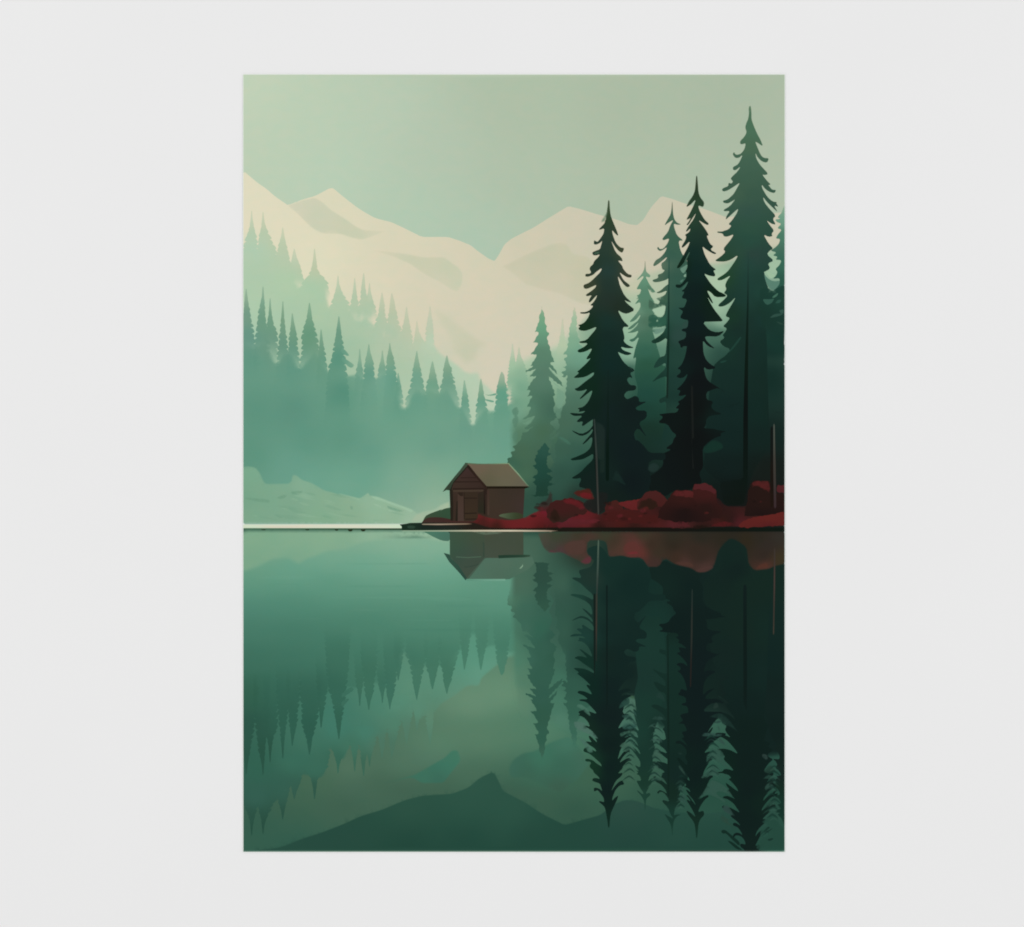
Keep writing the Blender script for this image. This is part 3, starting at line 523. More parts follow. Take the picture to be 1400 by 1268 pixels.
t4 = (Z(950, 130, (730, 145), (720, 180), (725, 240), (714, 320), (690, 370), (673, 430), (695, 497), (660, 560), (608, 610), (606, 650), (630, 657), (682, 640), (665, 720), (620, 780), (570, 797), (540, 790), (525, 757), (506, 790), (540, 838), (590, 838), (643, 792), (600, 890), (570, 930), (508, 960), (513, 1000), (550, 1002), (613, 948), (580, 1010), (478, 1108), (490, 1130), (512, 1152), (490, 1182), (452, 1168), (448, 1215), (380, 1240)) +
      Z(950, 250, (362, 92), (380, 116), (430, 106), (500, 66), (608, -8), (570, 60), (525, 140), (500, 168), (440, 222), (373, 240), (385, 266), (440, 277), (510, 240), (545, 215), (470, 312), (382, 362), (395, 380), (472, 374), (425, 440), (413, 492), (440, 470), (520, 395), (585, 340), (560, 412), (490, 510), (448, 552), (492, 572), (450, 622), (390, 640), (370, 650), (298, 650), (305, 666), (372, 675), (390, 716), (440, 718), (525, 685), (480, 760), (378, 882), (412, 922), (350, 982), (268, 1037), (300, 1050), (400, 1052), (480, 1028), (580, 962), (540, 1042), (450, 1170)) +
      Z(950, 370, (400, 45), (298, 108), (310, 132), (370, 127), (485, 60), (430, 132), (403, 200), (425, 250), (385, 300), (440, 332), (390, 390), (312, 458), (325, 484), (390, 477), (470, 432), (550, 352), (500, 442), (440, 540), (408, 612), (472, 632), (430, 690), (375, 745), (432, 772), (400, 830), (370, 860), (400, 900), (330, 945), (380, 1010), (480, 1050), (420, 1130), (320, 1200)) +
      Z(950, 490, (250, 100), (200, 400), (150, 900)) + Z(950, 610, (120, 300), (350, 500), (380, 760), (650, 790), (700, 600), (800, 300), (1000, 0)) +
      Z(950, 370, (960, 900), (920, 400), (990, 250), (950, 150), (925, 10)) +
      Z(950, 250, (930, 1190), (1010, 1145), (975, 1075), (1060, 1040), (962, 955), (1000, 905), (1050, 878), (985, 810), (917, 688), (985, 722), (1040, 712), (1025, 680), (1060, 635), (1000, 562), (958, 497), (1020, 545), (1085, 560), (1040, 480), (1085, 440), (1000, 350), (930, 262), (908, 182), (960, 252), (1040, 330), (1112, 395), (1055, 300), (1120, 322), (1085, 270), (1100, 258), (1040, 250), (970, 190), (900, 72), (893, 20), (940, 82), (1000, 122), (1065, 138), (1088, 95), (1030, 92), (985, 30)) +
      Z(950, 130, (960, 1205), (1018, 1195), (970, 1150), (898, 1058), (940, 1068), (983, 1050), (870, 930), (820, 842), (808, 765), (840, 832), (900, 888), (965, 902), (992, 843), (920, 838), (880, 800), (830, 680), (806, 618), (850, 642), (912, 685), (880, 600), (830, 510), (780, 390), (757, 320), (757, 240), (752, 180), (745, 145)))
T4 = C("1025 148 5c7a60; 1025 160 4a6c52; 1024 175 4b705600; 1024 175 4a6d56; 1024 200 48674f; 1024 225 41614f; 1024 240 3d5c4a; 1010 265 3e5b48; 1024 270 375646; 1024 290 325045; 1024 310 2c4f3f; 1024 330 264a3d; 1010 345 29483a; 1030 350 2a403a; 1024 360 21433a; 1000 355 25432f; 990 380 1f4029; 1024 385 1d3d35; 1010 410 1a3830; 1024 410 1b3a32; 1040 400 1d4036; 1000 430 17352400; 1000 430 173527; 1024 440 17302a; 1045 440 163530; 1000 470 14302700; 1000 470 143027; 1024 480 142a26; 1045 480 122c26; 1000 520 122a25; 1040 520 112822; 1040 560 0f2722; 1000 560 0f2522; 1000 600 0e2320; 1040 600 0f221e; 1000 640 0d1d1b; 1010 680 0a130f; 1040 640 0f1a16; 1000 670 0a1513; 1045 420 173229; 1045 460 132c26; 1055 500 102822; 1050 450 142e27; 1000 425 182f26; 1010 450 152c26; 1040 385 1d3c33; 1050 560 0f251f")
F_T4 = ink("fir_tree", t4, T4, eps=8, label="tallest fir of the print, dark green with a long trunk line")
ink("trunk", [(1022.6, 345), (1024.2, 345), (1023.6, 420), (1023, 500), (1022.8, 570), (1022.6, 662), (1016.2, 662), (1016.5, 570), (1018.4, 500), (1021.4, 420)], C("1023 350 24423a; 1023 380 143028; 1022 420 0c211a; 1021 480 07170f; 1020 560 070f0d; 1019 640 06130e"), label="long straight trunk line of the tallest fir", parent=F_T4)
ink("trunk", Z(950, 610, (330, 480), (480, 455), (640, 440), (650, 300), (715, 300), (710, 500), (680, 640), (660, 790), (400, 795), (350, 650)), C("995 665 0a1512; 1010 690 0a120d; 1018 650 07140f"), feather=1.5, parent=F_T4)
ink("fir_branch", Z(950, 370, (860, 250), (930, 215), (985, 226), (1040, 270), (1095, 232), (1140, 200), (1215, 190), (1215, 1000), (1000, 1000), (870, 700)), C("1060 395 1b3f35; 1050 410 17362d; 1068 410 1c4236; 1045 430 163229; 1068 440 17372e; 1055 460 132d27; 1070 470 122c26"), feather=1.5, fade=(440, 472))
for q, h in ((Z(950, 370, (945, 10), (1000, 25), (1085, 62), (1060, 90), (1010, 112), (975, 60)), "9cbc9d"), (Z(950, 370, (925, 40), (960, 90), (1005, 125), (1060, 145), (1130, 135), (1135, 175), (1090, 235), (1040, 270), (985, 225), (945, 140)), "587f6e"),
             (Z(950, 370, (905, 380), (1000, 385), (1065, 372), (1030, 432), (970, 462), (930, 430)), "31574a"), (Z(950, 370, (1030, 362), (1060, 330), (1118, 292), (1100, 340), (1060, 365)), "416a58"), (Z(950, 370, (1070, 440), (1110, 390), (1160, 388), (1140, 430)), "2a5145"),
             (Z(950, 370, (1000, 630), (1060, 580), (1190, 570), (1150, 600), (1040, 628)), "2c4c42"), (Z(950, 370, (1125, 530), (1190, 515), (1185, 570), (1150, 575)), "31524700"[:6]), (Z(950, 370, (1080, 680), (1130, 690), (1190, 715), (1150, 722)), "254238"),
             (Z(950, 370, (970, 960), (1105, 985)), "000000")):
    if len(q) > 2: ink("mist_patch", q, flat(h), feather=.9)
for q in (Z(950, 370, (430, 1110), (480, 1050), (600, 890), (630, 885), (580, 960), (500, 1060)), Z(950, 370, (330, 1220), (400, 1195), (435, 1205), (360, 1240))):
    ink("fir_branch", q, flat("1f4238"), feather=1, opacity=.75)
Z6 = lambda *q: Z(890, 350, *q)
for q, h in ((Z6((-30, 560), (20, 600), (70, 636), (200, 632), (210, 656), (60, 705), (0, 722), (-40, 700)), "41624f"), (Z6((-40, 790), (50, 772), (110, 818), (190, 790), (210, 700), (215, 935), (110, 962), (-40, 965)), "2d5947"), (Z6((-60, 380), (0, 400), (60, 490), (20, 500), (-40, 450)), "547a62"), (Z6((55, 565), (110, 550), (180, 522), (225, 470), (225, 640), (150, 640), (120, 612)), "3a5c49")):
    ink("fir_branch", q, flat(h), feather=1.5, parent=F_T2A)
for q, h in ((Z6((60, 885), (85, 830), (108, 882)), "9dbd9e"), (Z6((10, 965), (120, 962), (214, 930), (182, 1010), (60, 1060), (20, 1010)), "6a8e7b"), (Z6((60, 1245), (110, 1200), (150, 1232)), "5a816f"), (Z6((0, 715), (110, 682), (206, 650), (186, 775), (110, 815), (50, 770)), "a2bfa3"), (Z6((10, 552), (50, 590), (120, 612), (65, 630), (20, 592)), "a4c2a4")):
    ink("mist_patch", q, flat(h), feather=1.4)
for q in (Z(950, 490, (290, 400), (370, 440), (440, 470), (360, 455)), Z(950, 490, (540, 620), (590, 600), (645, 590), (600, 615)), Z(950, 490, (270, 530), (320, 520), (350, 535), (300, 545)), Z(950, 490, (480, 1050), (520, 1040), (560, 1052), (510, 1062)),
          Z(950, 490, (400, 640), (500, 625), (560, 640), (470, 655)), Z(950, 490, (1010, 700), (1100, 712), (1195, 730), (1110, 740)), Z(950, 490, (790, 420), (820, 480), (860, 560), (820, 520)), Z(890, 470, (930, 820), (1060, 810), (1230, 780), (1120, 825))):
    ink("fir_branch", q, flat("0b1c18"), feather=1.4, opacity=.7, parent=F_T4)
# ---------------------------------------------------------------- black firs
t3 = (Z(890, 230, (605, 100), (597, 200), (588, 300), (560, 370), (508, 440), (468, 522), (522, 495), (602, 412), (570, 500), (520, 600), (472, 688), (500, 682), (535, 660), (500, 722), (472, 757), (497, 760), (560, 660), (607, 592), (570, 680), (510, 762), (464, 842), (485, 845), (530, 798), (515, 850), (450, 892), (472, 905), (465, 952), (405, 1052), (430, 1062), (525, 968), (500, 1042), (430, 1170)) +
      Z(890, 350, (385, 80), (340, 162), (380, 162), (440, 92), (480, 40), (490, 110), (452, 182), (482, 230), (470, 300), (400, 385), (330, 380), (332, 418), (390, 432), (450, 382), (492, 338), (460, 402), (406, 475), (452, 478), (405, 562), (485, 578), (460, 652), (440, 692), (360, 690), (400, 717), (432, 742), (385, 822), (440, 850), (502, 855), (490, 962), (415, 975), (412, 1002), (472, 1015), (465, 1102), (355, 1140), (390, 1182), (400, 1232), (482, 1198)) +
      Z(890, 470, (478, 60), (470, 110), (450, 192), (410, 282), (350, 337), (392, 345), (400, 387), (335, 437), (380, 462), (440, 452), (492, 398), (470, 472), (400, 562), (340, 612), (400, 625), (365, 692), (400, 700), (482, 678), (420, 742), (355, 777), (387, 802), (325, 862), (377, 870), (340, 922), (240, 925), (95, 945), (172, 977), (90, 1057), (222, 1070), (280, 1172)) +
      Z(890, 590, (345, 50), (300, 110), (290, 160), (190, 230), (280, 242), (150, 302), (170, 450), (80, 540), (-20, 600), (-20, 800), (200, 870), (290, 800), (540, 780), (590, 705), (690, 690), (640, 560), (700, 480), (690, 220), (780, 130), (870, 80), (940, 60)) +
      Z(890, 470, (930, 1192), (1015, 1170), (920, 1160), (830, 1135), (705, 1130), (735, 1090), (742, 1000), (790, 962), (960, 940), (850, 900), (800, 842), (835, 770), (742, 750), (738, 650), (830, 610), (900, 590), (1010, 660), (920, 598), (860, 560), (780, 510), (735, 455), (702, 305), (760, 352), (880, 325), (790, 272), (735, 212), (702, 130), (695, 0)) +
      Z(890, 350, (697, 1130), (760, 1205), (862, 1242), (800, 1190), (740, 1130), (722, 1080), (760, 1072), (900, 1077), (990, 998), (880, 1022), (780, 992), (688, 880), (968, 873), (930, 820), (850, 722), (790, 622), (750, 540), (820, 640), (830, 620), (745, 458), (800, 485), (860, 552), (990, 548), (1005, 525), (960, 497), (900, 472), (800, 372), (706, 232), (770, 262), (850, 277), (862, 250), (832, 195), (875, 185), (800, 130), (725, 10)) +
      Z(890, 230, (780, 1265), (720, 1160), (683, 1038), (740, 1087), (840, 1147), (885, 1140), (790, 1087), (838, 1043), (790, 1012), (742, 900), (775, 897), (740, 832), (690, 762), (633, 688), (700, 732), (760, 762), (775, 738), (720, 692), (660, 592), (633, 515), (640, 497), (700, 522), (714, 455), (660, 392), (635, 320), (627, 200), (618, 100)))
T3 = C("952 245 3c4530; 952 262 263a26; 952 280 28422c; 952 300 243b2f; 945 300 2a4430; 952 320 1c332a; 940 310 1f3b2c; 965 305 22382a; 952 345 0f2a25; 960 340 182e26; 952 370 0d2522; 930 365 0a2013; 952 400 0b1d1c; 975 405 0a2013; 952 440 0a1a1a; 980 435 0c1f17; 952 480 0b1415; 952 520 0b1112; 935 505 0a1a18; 952 560 0a100f; 920 570 0a1412; 952 600 0a0f0f; 952 640 0a100f; 920 650 0a1212; 900 660 0b1513; 975 570 0b1a17")
F_T3 = ink("fir_tree", t3, T3, eps=8, label="black fir with drooping branches beside the tallest fir")
for q, h in ((Z6((385, 172), (440, 140), (492, 108), (482, 170), (440, 232), (418, 225)), "6a8f7a"), (Z6((430, 275), (465, 230), (472, 282)), "86a890"), (Z6((385, 332), (440, 305), (430, 335), (400, 362)), "4f7765"), (Z6((412, 450), (470, 370), (500, 335), (470, 410), (430, 455)), "3d6354"),
             (Z(890, 230, (440, 1260), (505, 1130), (525, 1115), (470, 1230)), "4a6a58"), (Z6((415, 1210), (470, 1200), (475, 1230), (440, 1250)), "264339"), (Z6((440, 880), (498, 860), (490, 950), (440, 975), (415, 930)), "2b473f")):
    ink("mist_patch", q, flat(h), feather=1.2, opacity=.9)
t1 = (Z(770, 260, (600, 135), (592, 230), (580, 300), (570, 380), (552, 442), (520, 477), (475, 520), (490, 530), (550, 508), (540, 580), (500, 640), (460, 692), (437, 682), (413, 668), (408, 722), (440, 728), (490, 707), (524, 672), (505, 740), (490, 790), (440, 807), (386, 830), (398, 868), (440, 872), (492, 856), (470, 892), (410, 950), (400, 988), (358, 1025), (352, 1060), (374, 1090), (360, 1115), (300, 1117), (293, 1150), (330, 1158), (400, 1132), (440, 1092), (520, 1036), (500, 1090), (440, 1150), (390, 1200), (340, 1240)) +
      Z(770, 380, (268, 95), (278, 142), (320, 148), (400, 112), (444, 92), (430, 130), (370, 180), (297, 228), (320, 247), (385, 230), (350, 282), (340, 327), (362, 327), (420, 262), (455, 226), (440, 272), (400, 330), (358, 367), (405, 373), (360, 427), (300, 457), (226, 458), (230, 477), (310, 480), (357, 460), (340, 520), (290, 590), (240, 620), (196, 630), (227, 650), (200, 675), (225, 702), (290, 710), (360, 687), (446, 652), (430, 692), (380, 750), (310, 832), (210, 850), (225, 872), (335, 870), (280, 922), (184, 968), (210, 1000), (290, 987), (390, 936), (360, 1000), (306, 1077), (325, 1090), (374, 1067), (300, 1152), (190, 1250)) +
      Z(770, 500, (185, 82), (215, 100), (135, 160), (180, 167), (300, 152), (415, 82), (405, 132), (290, 217), (200, 292), (146, 312), (190, 342), (260, 337), (325, 312), (280, 372), (216, 442), (235, 447), (310, 387), (390, 325), (380, 380), (335, 482), (270, 552), (186, 570), (222, 590), (202, 622), (305, 603), (250, 642), (80, 630), (120, 662), (160, 674), (265, 668), (176, 742), (200, 757), (265, 743), (247, 802), (270, 807), (330, 762), (412, 708), (405, 790), (340, 872), (240, 917), (105, 858), (150, 897), (240, 945), (330, 912), (397, 838), (390, 892), (320, 972), (245, 1058), (300, 1032), (384, 946), (390, 1000), (370, 1092), (300, 1162), (190, 1212), (95, 1247)) +
      Z(770, 600, (105, 282), (130, 292), (260, 277), (330, 242), (402, 198), (400, 280), (300, 372), (230, 452), (105, 527), (160, 537), (250, 522), (200, 640), (280, 662), (370, 690), (420, 790), (340, 830), (310, 960), (430, 1012), (500, 1000), (580, 900), (600, 830), (780, 835), (1000, 795), (1090, 775), (1130, 690), (1180, 560), (1150, 440), (1130, 330), (1200, 280), (1366, 290), (1366, 190), (1150, 190), (1080, 100), (1000, 20)) +
      Z(770, 500, (965, 1000), (940, 900), (1000, 830), (1120, 960), (1050, 850), (1010, 760), (1115, 700), (1115, 600), (990, 600), (962, 560), (1125, 478), (1012, 490), (1012, 430), (960, 400), (900, 432), (850, 452), (808, 400), (850, 340), (960, 332), (978, 290), (960, 263), (890, 260), (848, 188), (882, 150), (930, 172), (890, 98), (950, 75), (945, 50), (862, 0)) +
      Z(770, 380, (945, 1250), (880, 1192), (800, 1117), (726, 985), (760, 1003), (850, 1037), (930, 1010), (800, 967), (766, 918), (850, 942), (957, 935), (860, 897), (805, 845), (822, 800), (788, 655), (890, 655), (800, 572), (726, 428), (790, 467), (850, 482), (965, 430), (860, 347), (815, 295), (860, 318), (920, 332), (820, 240), (760, 112), (735, 10)) +
      Z(770, 260, (730, 1148), (760, 1190)) + Z(770, 380, (800, 80), (850, 127), (888, 117), (890, 95), (830, 50)) +
      Z(770, 260, (800, 1190), (748, 1092), (800, 1132), (860, 1167), (908, 1167), (918, 1133), (860, 1120), (800, 1050), (790, 1010), (730, 940), (760, 942), (796, 952), (780, 900), (700, 830), (637, 665), (690, 752), (740, 812), (790, 840), (818, 773), (760, 765), (700, 700), (660, 590), (652, 530), (690, 577), (738, 615), (720, 550), (660, 410), (632, 330), (622, 230), (618, 135)))
T1 = C("832 278 4a5640; 832 290 34482f; 832 300 274029; 840 312 2f3c2c; 832 315 2b3f33; 832 335 263b32; 848 343 3c4530; 832 355 22382f; 812 358 213529; 832 370 223a35; 858 376 3a4030; 832 390 1f332c; 805 390 38402d; 832 410 213029; 845 420 1f2c22; 832 440 16302a; 800 448 132c1a; 832 460 122823; 832 480 0f2823; 800 478 0c2718; 832 500 0d2623; 800 505 0a2719; 832 530 10231f; 845 540 0e1f1b; 810 530 0b2519; 832 560 0e1f1e; 860 560 0d1b1a; 815 555 0b2018; 832 600 0c1c1b; 860 620 0c1a1b; 810 610 0c2019; 832 650 0e211d; 860 660 0b1718; 840 680 0d1c18; 815 660 0e1e1a; 790 625 07211900; 790 625 082119; 825 690 131c1a; 812 690 14211c")
F_T1 = ink("fir_tree", t1, T1, eps=8, label="large black fir nearest the cabin")
for q, h in ((Z(770, 260, (600, 250), (575, 300), (500, 415), (515, 432), (555, 425), (590, 340)), "5d7c62"), (Z(770, 260, (400, 838), (440, 822), (488, 812), (485, 848), (440, 862), (410, 858)), "4f6f58")):
    ink("fir_branch", q, flat(h), feather=1.4, opacity=.75)
ink("trunk", [(830.6, 505), (832.6, 505), (832.8, 560), (832.8, 658), (828, 658), (828.8, 600), (829.8, 560)], C("831 510 0e231e; 831 560 0a1c17; 830 640 04160f"), parent=F_T1)
ink("trunk", Z(770, 500, (420, 730), (540, 780), (575, 860), (560, 1268), (450, 1268), (430, 1000)), flat("1c2b27"), feather=3, opacity=.8, parent=F_T1)
ink("trunk", Z(770, 600, (480, 0), (560, 0), (565, 350), (560, 460), (480, 470)), flat("172822"), feather=2.5, opacity=.8, parent=F_T1)
ink("trunk", Z(890, 470, (535, 560), (560, 560), (575, 1268), (540, 1268)) + Z(890, 590, (575, 500), (555, 500)), flat("171b19"), feather=.9, opacity=.9, parent=F_T3)
for q, h in ((Z(770, 600, (640, 560), (700, 400), (760, 470), (860, 640), (800, 620), (720, 570)), "13272300"[:6]), (Z(770, 600, (1120, 400), (1150, 330), (1230, 310), (1300, 370), (1260, 440), (1190, 465), (1130, 430)), "1e312d"),
             (Z(890, 590, (690, 220), (800, 115), (880, 110), (960, 160), (980, 230), (840, 290), (710, 305)), "12302700"[:6])):
    ink("mist_patch", q, flat(h), feather=2.2, opacity=.9)
# ================================================================== shore, red bank, cabin
ink("green_mound", Z(465, 610, (1090, 1030), (1135, 935), (1190, 905), (1366, 840)) + Z(595, 620, (60, 768), (130, 735), (215, 722), (230, 900), (0, 900)), C("585 705 3a553e; 600 700 35533c; 610 697 30503a; 605 706 2a4430; 590 712 3d3a2c"), feather=1, label="small green grass mound left of the cabin")
ink("earth_bank", Z(465, 610, (1070, 1035), (1150, 960), (1250, 950), (1366, 955)) + Z(595, 620, (190, 880), (420, 890), (600, 880), (600, 940), (0, 945)), C("580 714 3a2c24; 590 711 402a26; 605 712 3c2723; 640 714 3f241f; 655 712 4a2220"), feather=.8)
ink("shore", [(549, 724.9), (550, 721), (546, 717.5), (555, 716.4), (560, 715.3), (575, 715), (650, 715), (764, 720), (1074, 722), (1074, 727.3), (930, 727.4), (860, 726.8), (764, 727), (549, 725.4)],
    C("553 720 13271a; 562 721 1d3527; 580 721 15201b; 610 721 1e251f; 650 721 231c15; 700 722 1c130d; 780 725 17130d; 900 726 120f0b; 1000 725 0b120d; 1060 725 09140d"), round_=.1, label="dark shoreline under the cabin and red bushes")
ink("shore_stone", Z(465, 610, (890, 1070), (950, 1060), (1010, 1075), (980, 1105), (910, 1100)), flat("2b4234"), feather=1)
ink("shore_edge", [(577, 716.4), (600, 716.3), (640, 715.7), (646, 716.6), (640, 717.6), (600, 718.2), (577, 717.8)], C("580 717 8e8570; 600 717 a08e7a; 630 717 9c8872; 645 716 5a4334"), round_=.1)
# ---- cabin
CAB = bpy.data.objects
cabin = ink("cabin", Z(595, 620, (195, 490), (235, 390), (430, 170), (660, 440), (1190, 455), (1172, 870), (1050, 900), (700, 905), (400, 910), (205, 900)), flat("352a22"), label="dark brown wooden lake cabin with pitched roof", round_=0)
def cb(name, q, col, **k): return ink(name, q, col, parent=cabin, **dict(dict(round_=0, step=4), **k))
cb("front_wall", Z(595, 620, (200, 490), (300, 330), (425, 180), (655, 440), (690, 490), (695, 830), (560, 880), (400, 908), (205, 903)), C("639 645 3d2c2b; 645 655 35261f; 628 665 3b2e25; 650 664 3a2d26; 628 690 362920; 655 690 2f241c; 640 710 3a2d20; 660 670 2f211c; 620 700 352922"))
cb("side_wall", Z(595, 620, (692, 455), (1195, 455), (1172, 880), (1050, 900), (700, 900)), C("672 680 3a3025; 690 670 362d24; 700 700 382e24; 715 680 3a2f29; 712 695 3d2f2d; 680 700 3b2e25; 712 670 352c23"))
cb("plank_line", [Z(595, 620, (262, 376), (610, 374), (620, 386), (255, 390)), Z(595, 620, (235, 466), (650, 462), (660, 480), (235, 488)), Z(595, 620, (340, 322), (540, 322), (548, 330), (335, 332))], flat("291d17"))
cb("beam", Z(595, 620, (240, 490), (650, 486), (655, 512), (240, 516)), flat("42362b"))
cb("plank_line", [Z(595, 620, (190, 490), (232, 490), (240, 700), (235, 900), (205, 900)), Z(595, 620, (285, 640), (300, 640), (300, 905), (270, 905))], flat("241f17"), feather=.7)
door = cb("door", Z(595, 620, (380, 520), (565, 520), (565, 880), (390, 880)), C("643 690 35291f; 645 680 32281e; 640 705 3a2d1f"))
cb("door_panel", [Z(595, 620, (390, 592), (560, 592), (560, 606), (390, 606)), Z(595, 620, (395, 795), (555, 790), (555, 806), (395, 812)), Z(595, 620, (380, 520), (390, 520), (392, 880), (382, 880)), Z(595, 620, (400, 872), (560, 870), (560, 884), (400, 888))], flat("271d16"), feather=.5)
cb("door_post", Z(595, 620, (300, 525), (375, 525), (382, 905), (300, 905)), C("630 675 42332a; 630 710 46362f"), feather=.8)
cb("door_post", Z(595, 620, (300, 522), (372, 522), (372, 572), (335, 572), (300, 535)), flat("2b2119"), feather=.7)
cb("corner_post", Z(595, 620, (570, 540), (650, 500), (655, 805), (570, 790)), C("655 680 2e241c; 658 695 26261b"), feather=1.2)
cb("corner_post", [Z(595, 620, (645, 470), (690, 470), (688, 540), (668, 560), (668, 815), (650, 815))], C("661 670 2b1f19; 661 700 19140f"), feather=.6)
cb("corner_post", Z(595, 620, (692, 480), (722, 500), (722, 825), (695, 825)), C("666 675 3e2e26; 666 700 44352c"), feather=.6)
cb("eave", Z(595, 620, (660, 430), (700, 432), (1240, 438), (1258, 452), (1200, 470), (700, 472), (690, 500)), C("665 665 20180f; 700 666 181308; 715 666 1a170c"), feather=.6)
cb("roof", Z(595, 620, (425, 138), (560, 142), (975, 132), (1000, 160), (1240, 440), (685, 440), (560, 300), (455, 175)), C("645 638 6a5b4c; 660 640 6a5c4c; 690 640 685f4b; 700 650 665f4b; 690 660 61604c; 710 662 605b4c; 665 655 5f5c44; 665 662 585543"))
cb("roof_edge", Z(595, 620, (405, 126), (425, 128), (560, 138), (700, 140), (970, 130), (985, 134), (1110, 268), (1258, 448), (1235, 440), (1090, 270), (975, 142), (560, 152), (430, 142)), C("637 633 5a6a50; 660 634 58614b; 690 634 7b9673; 705 646 8aa382; 715 660 7f9a7c; 722 665 405a45"), feather=.7)
cb("gable_trim", Z(595, 620, (420, 140), (455, 165), (560, 296), (690, 445), (690, 500), (645, 440), (540, 320), (428, 188), (330, 300), (238, 400), (215, 495), (188, 495), (235, 390), (330, 270), (410, 165)), C("638 636 2b1f18; 650 650 33201a; 660 664 2c1e18; 620 660 16170f; 630 648 15150f; 616 668 1b2018"), feather=.5)
cb("roof_slab", Z(595, 620, (405, 124), (432, 132), (428, 165), (340, 268), (240, 385), (195, 495), (150, 490), (98, 516), (130, 470), (250, 320), (330, 225)), C("637 634 41503e; 625 648 4f6552; 615 660 33402f; 612 668 232b20; 606 671 3c4c3c; 628 650 1f2a1f"), feather=.5)
# ---- red bank
RED = C("""655 705 681f20; 670 707 6a2122; 690 713 641f20; 705 716 661f21; 720 712 651f20; 730 700 70202400; 730 704 651e20; 745 700 6b1c2b; 660 712 3a1c17; 680 720 331912; 740 722 4a1715; 755 715 4c191a; 740 708 5a1b1c
765 690 3c1e1a; 780 690 651e21; 795 700 5a1b1e; 800 706 5c1d20; 770 712 5a2230; 760 722 3a1514; 800 714 5a1f22; 830 714 411a18; 850 712 451815; 880 714 431817; 870 722 2c1612; 820 722 26130f; 900 716 4a1c1b; 920 716 542024; 940 718 3e1d1c
950 700 251413; 910 700 231512; 930 705 281410; 980 700 241414; 1000 710 261513; 985 717 4a1917; 990 712 26150f; 1010 716 4c1b20; 1030 714 561d1e; 1050 712 5e2420; 1068 708 682822; 1060 718 581c1d; 1030 702 201712; 1050 695 271513; 960 722 2a1613; 900 708 3a1715""")
bank = (Z(595, 620, (480, 925), (560, 870), (565, 800), (600, 812), (640, 830), (740, 860), (860, 872), (960, 886), (1050, 882), (1130, 872), (1200, 850), (1290, 800)) +
        G(700, 420, (150, 1000), (250, 960), (400, 985), (430, 1030), (480, 1000), (600, 990), (700, 960), (900, 960), (1020, 940), (1060, 985), (1165, 985), (1190, 940), (1377, 930), (1377, 1085), (1150, 1090), (1000, 1092), (920, 1098), (700, 1095), (240, 1095)) + [(700, 724), (668, 722.5), (655, 718)])
ink("red_bank", bank, RED, feather=1.6, eps=7, step=5, label="low bank of dark red ground cover along the shore")
def bush_(pts, top, low, y0, y1, x, fe=1.2, label=None, op=1.0):
    rr = random.Random(len(STACK)); rough = []
    for a, b in zip(pts, pts[1:] + pts[:1]):                     # ragged leafy outline
        n = max(1, int(math.hypot(b[0] - a[0], b[1] - a[1]) / 2.6))
        for j in range(n):
            rough.append((a[0] + (b[0] - a[0]) * j / n + rr.uniform(-.9, .9), a[1] + (b[1] - a[1]) * j / n + rr.uniform(-1.1, .9)))
    pts = rough
    ink("red_bush", pts, C(f"{x} {y0} {top}; {x} {y1} {low}; {x} {(y0 * 2 + y1) / 3} {top}", (-6, -2, -2)), feather=fe, opacity=op, eps=5, label=label)
g7 = lambda *p: Z(700, 640, *p, s=1 / 7)
g8 = lambda *p: Z(880, 640, *p, s=1 / 7)
bush_(g7((230, 400), (260, 330), (330, 300), (350, 230), (365, 210), (390, 260), (400, 310), (390, 380), (330, 420), (270, 430)), "372824", "42201f", 675, 700, 750, 3, op=.75)
bush_(g7((330, 480), (330, 400), (370, 330), (430, 310), (480, 300), (560, 285), (640, 310), (700, 340), (720, 420), (700, 450), (640, 450), (560, 480), (500, 520), (400, 530)), "421c1a", "34201a", 688, 712, 770)
bush_(g7((470, 310), (540, 285), (620, 305), (680, 340), (700, 380), (640, 390), (580, 360), (520, 340)), "641d21", "4f1b1c", 684, 694, 785, 1.8)
bush_(g7((360, 500), (360, 430), (400, 380), (450, 420), (480, 500), (430, 525)), "2e1a13", "2b1a12", 695, 712, 760, 3)
bush_(g7((580, 240), (640, 210), (700, 195), (760, 200), (775, 250), (800, 300), (760, 310), (700, 300), (640, 280)), "4d2018", "5c1d1e", 670, 682, 797, 2)
bush_(g7((645, 245), (700, 225), (750, 235), (770, 290), (720, 300), (660, 280)), "6b1d21", "5c1c1d", 674, 682, 802, 1.6)
ink("trunk", g7((670, 350), (720, 300), (800, 290), (830, 220), (930, 240), (910, 330), (890, 410), (840, 450), (780, 440), (715, 410)), C("805 690 14201b; 820 685 151b19; 825 698 1a1a18; 798 690 2b1a1b"), feather=1.6, parent=F_T1)
bush_(g7((420, 545), (520, 510), (620, 480), (720, 490), (800, 480), (860, 510), (780, 540), (640, 555), (540, 575), (440, 580)), "5f2226", "551d22", 708, 722, 780, 2)
bush_(g7((890, 450), (890, 380), (930, 320), (1000, 315), (1050, 340), (1060, 390), (1020, 420), (950, 430)), "471f1b", "451918", 686, 702, 840)
bush_(g7((1020, 340), (1060, 325), (1150, 310), (1240, 295), (1280, 290), (1260, 340), (1210, 400), (1150, 405), (1080, 380)), "642222", "5f2020", 682, 698, 862)
bush_(g7((850, 480), (900, 430), (1040, 400), (1140, 410), (1240, 430), (1400, 450), (1400, 540), (1200, 540), (1000, 520), (880, 520)), "451a17", "451716", 700, 716, 860, 2)
bush_(g8((-60, 330), (0, 260), (20, 230), (70, 215), (140, 225), (200, 275), (240, 310), (240, 360), (150, 370), (-60, 400)), "4a201e", "451c1a", 673, 692, 895)
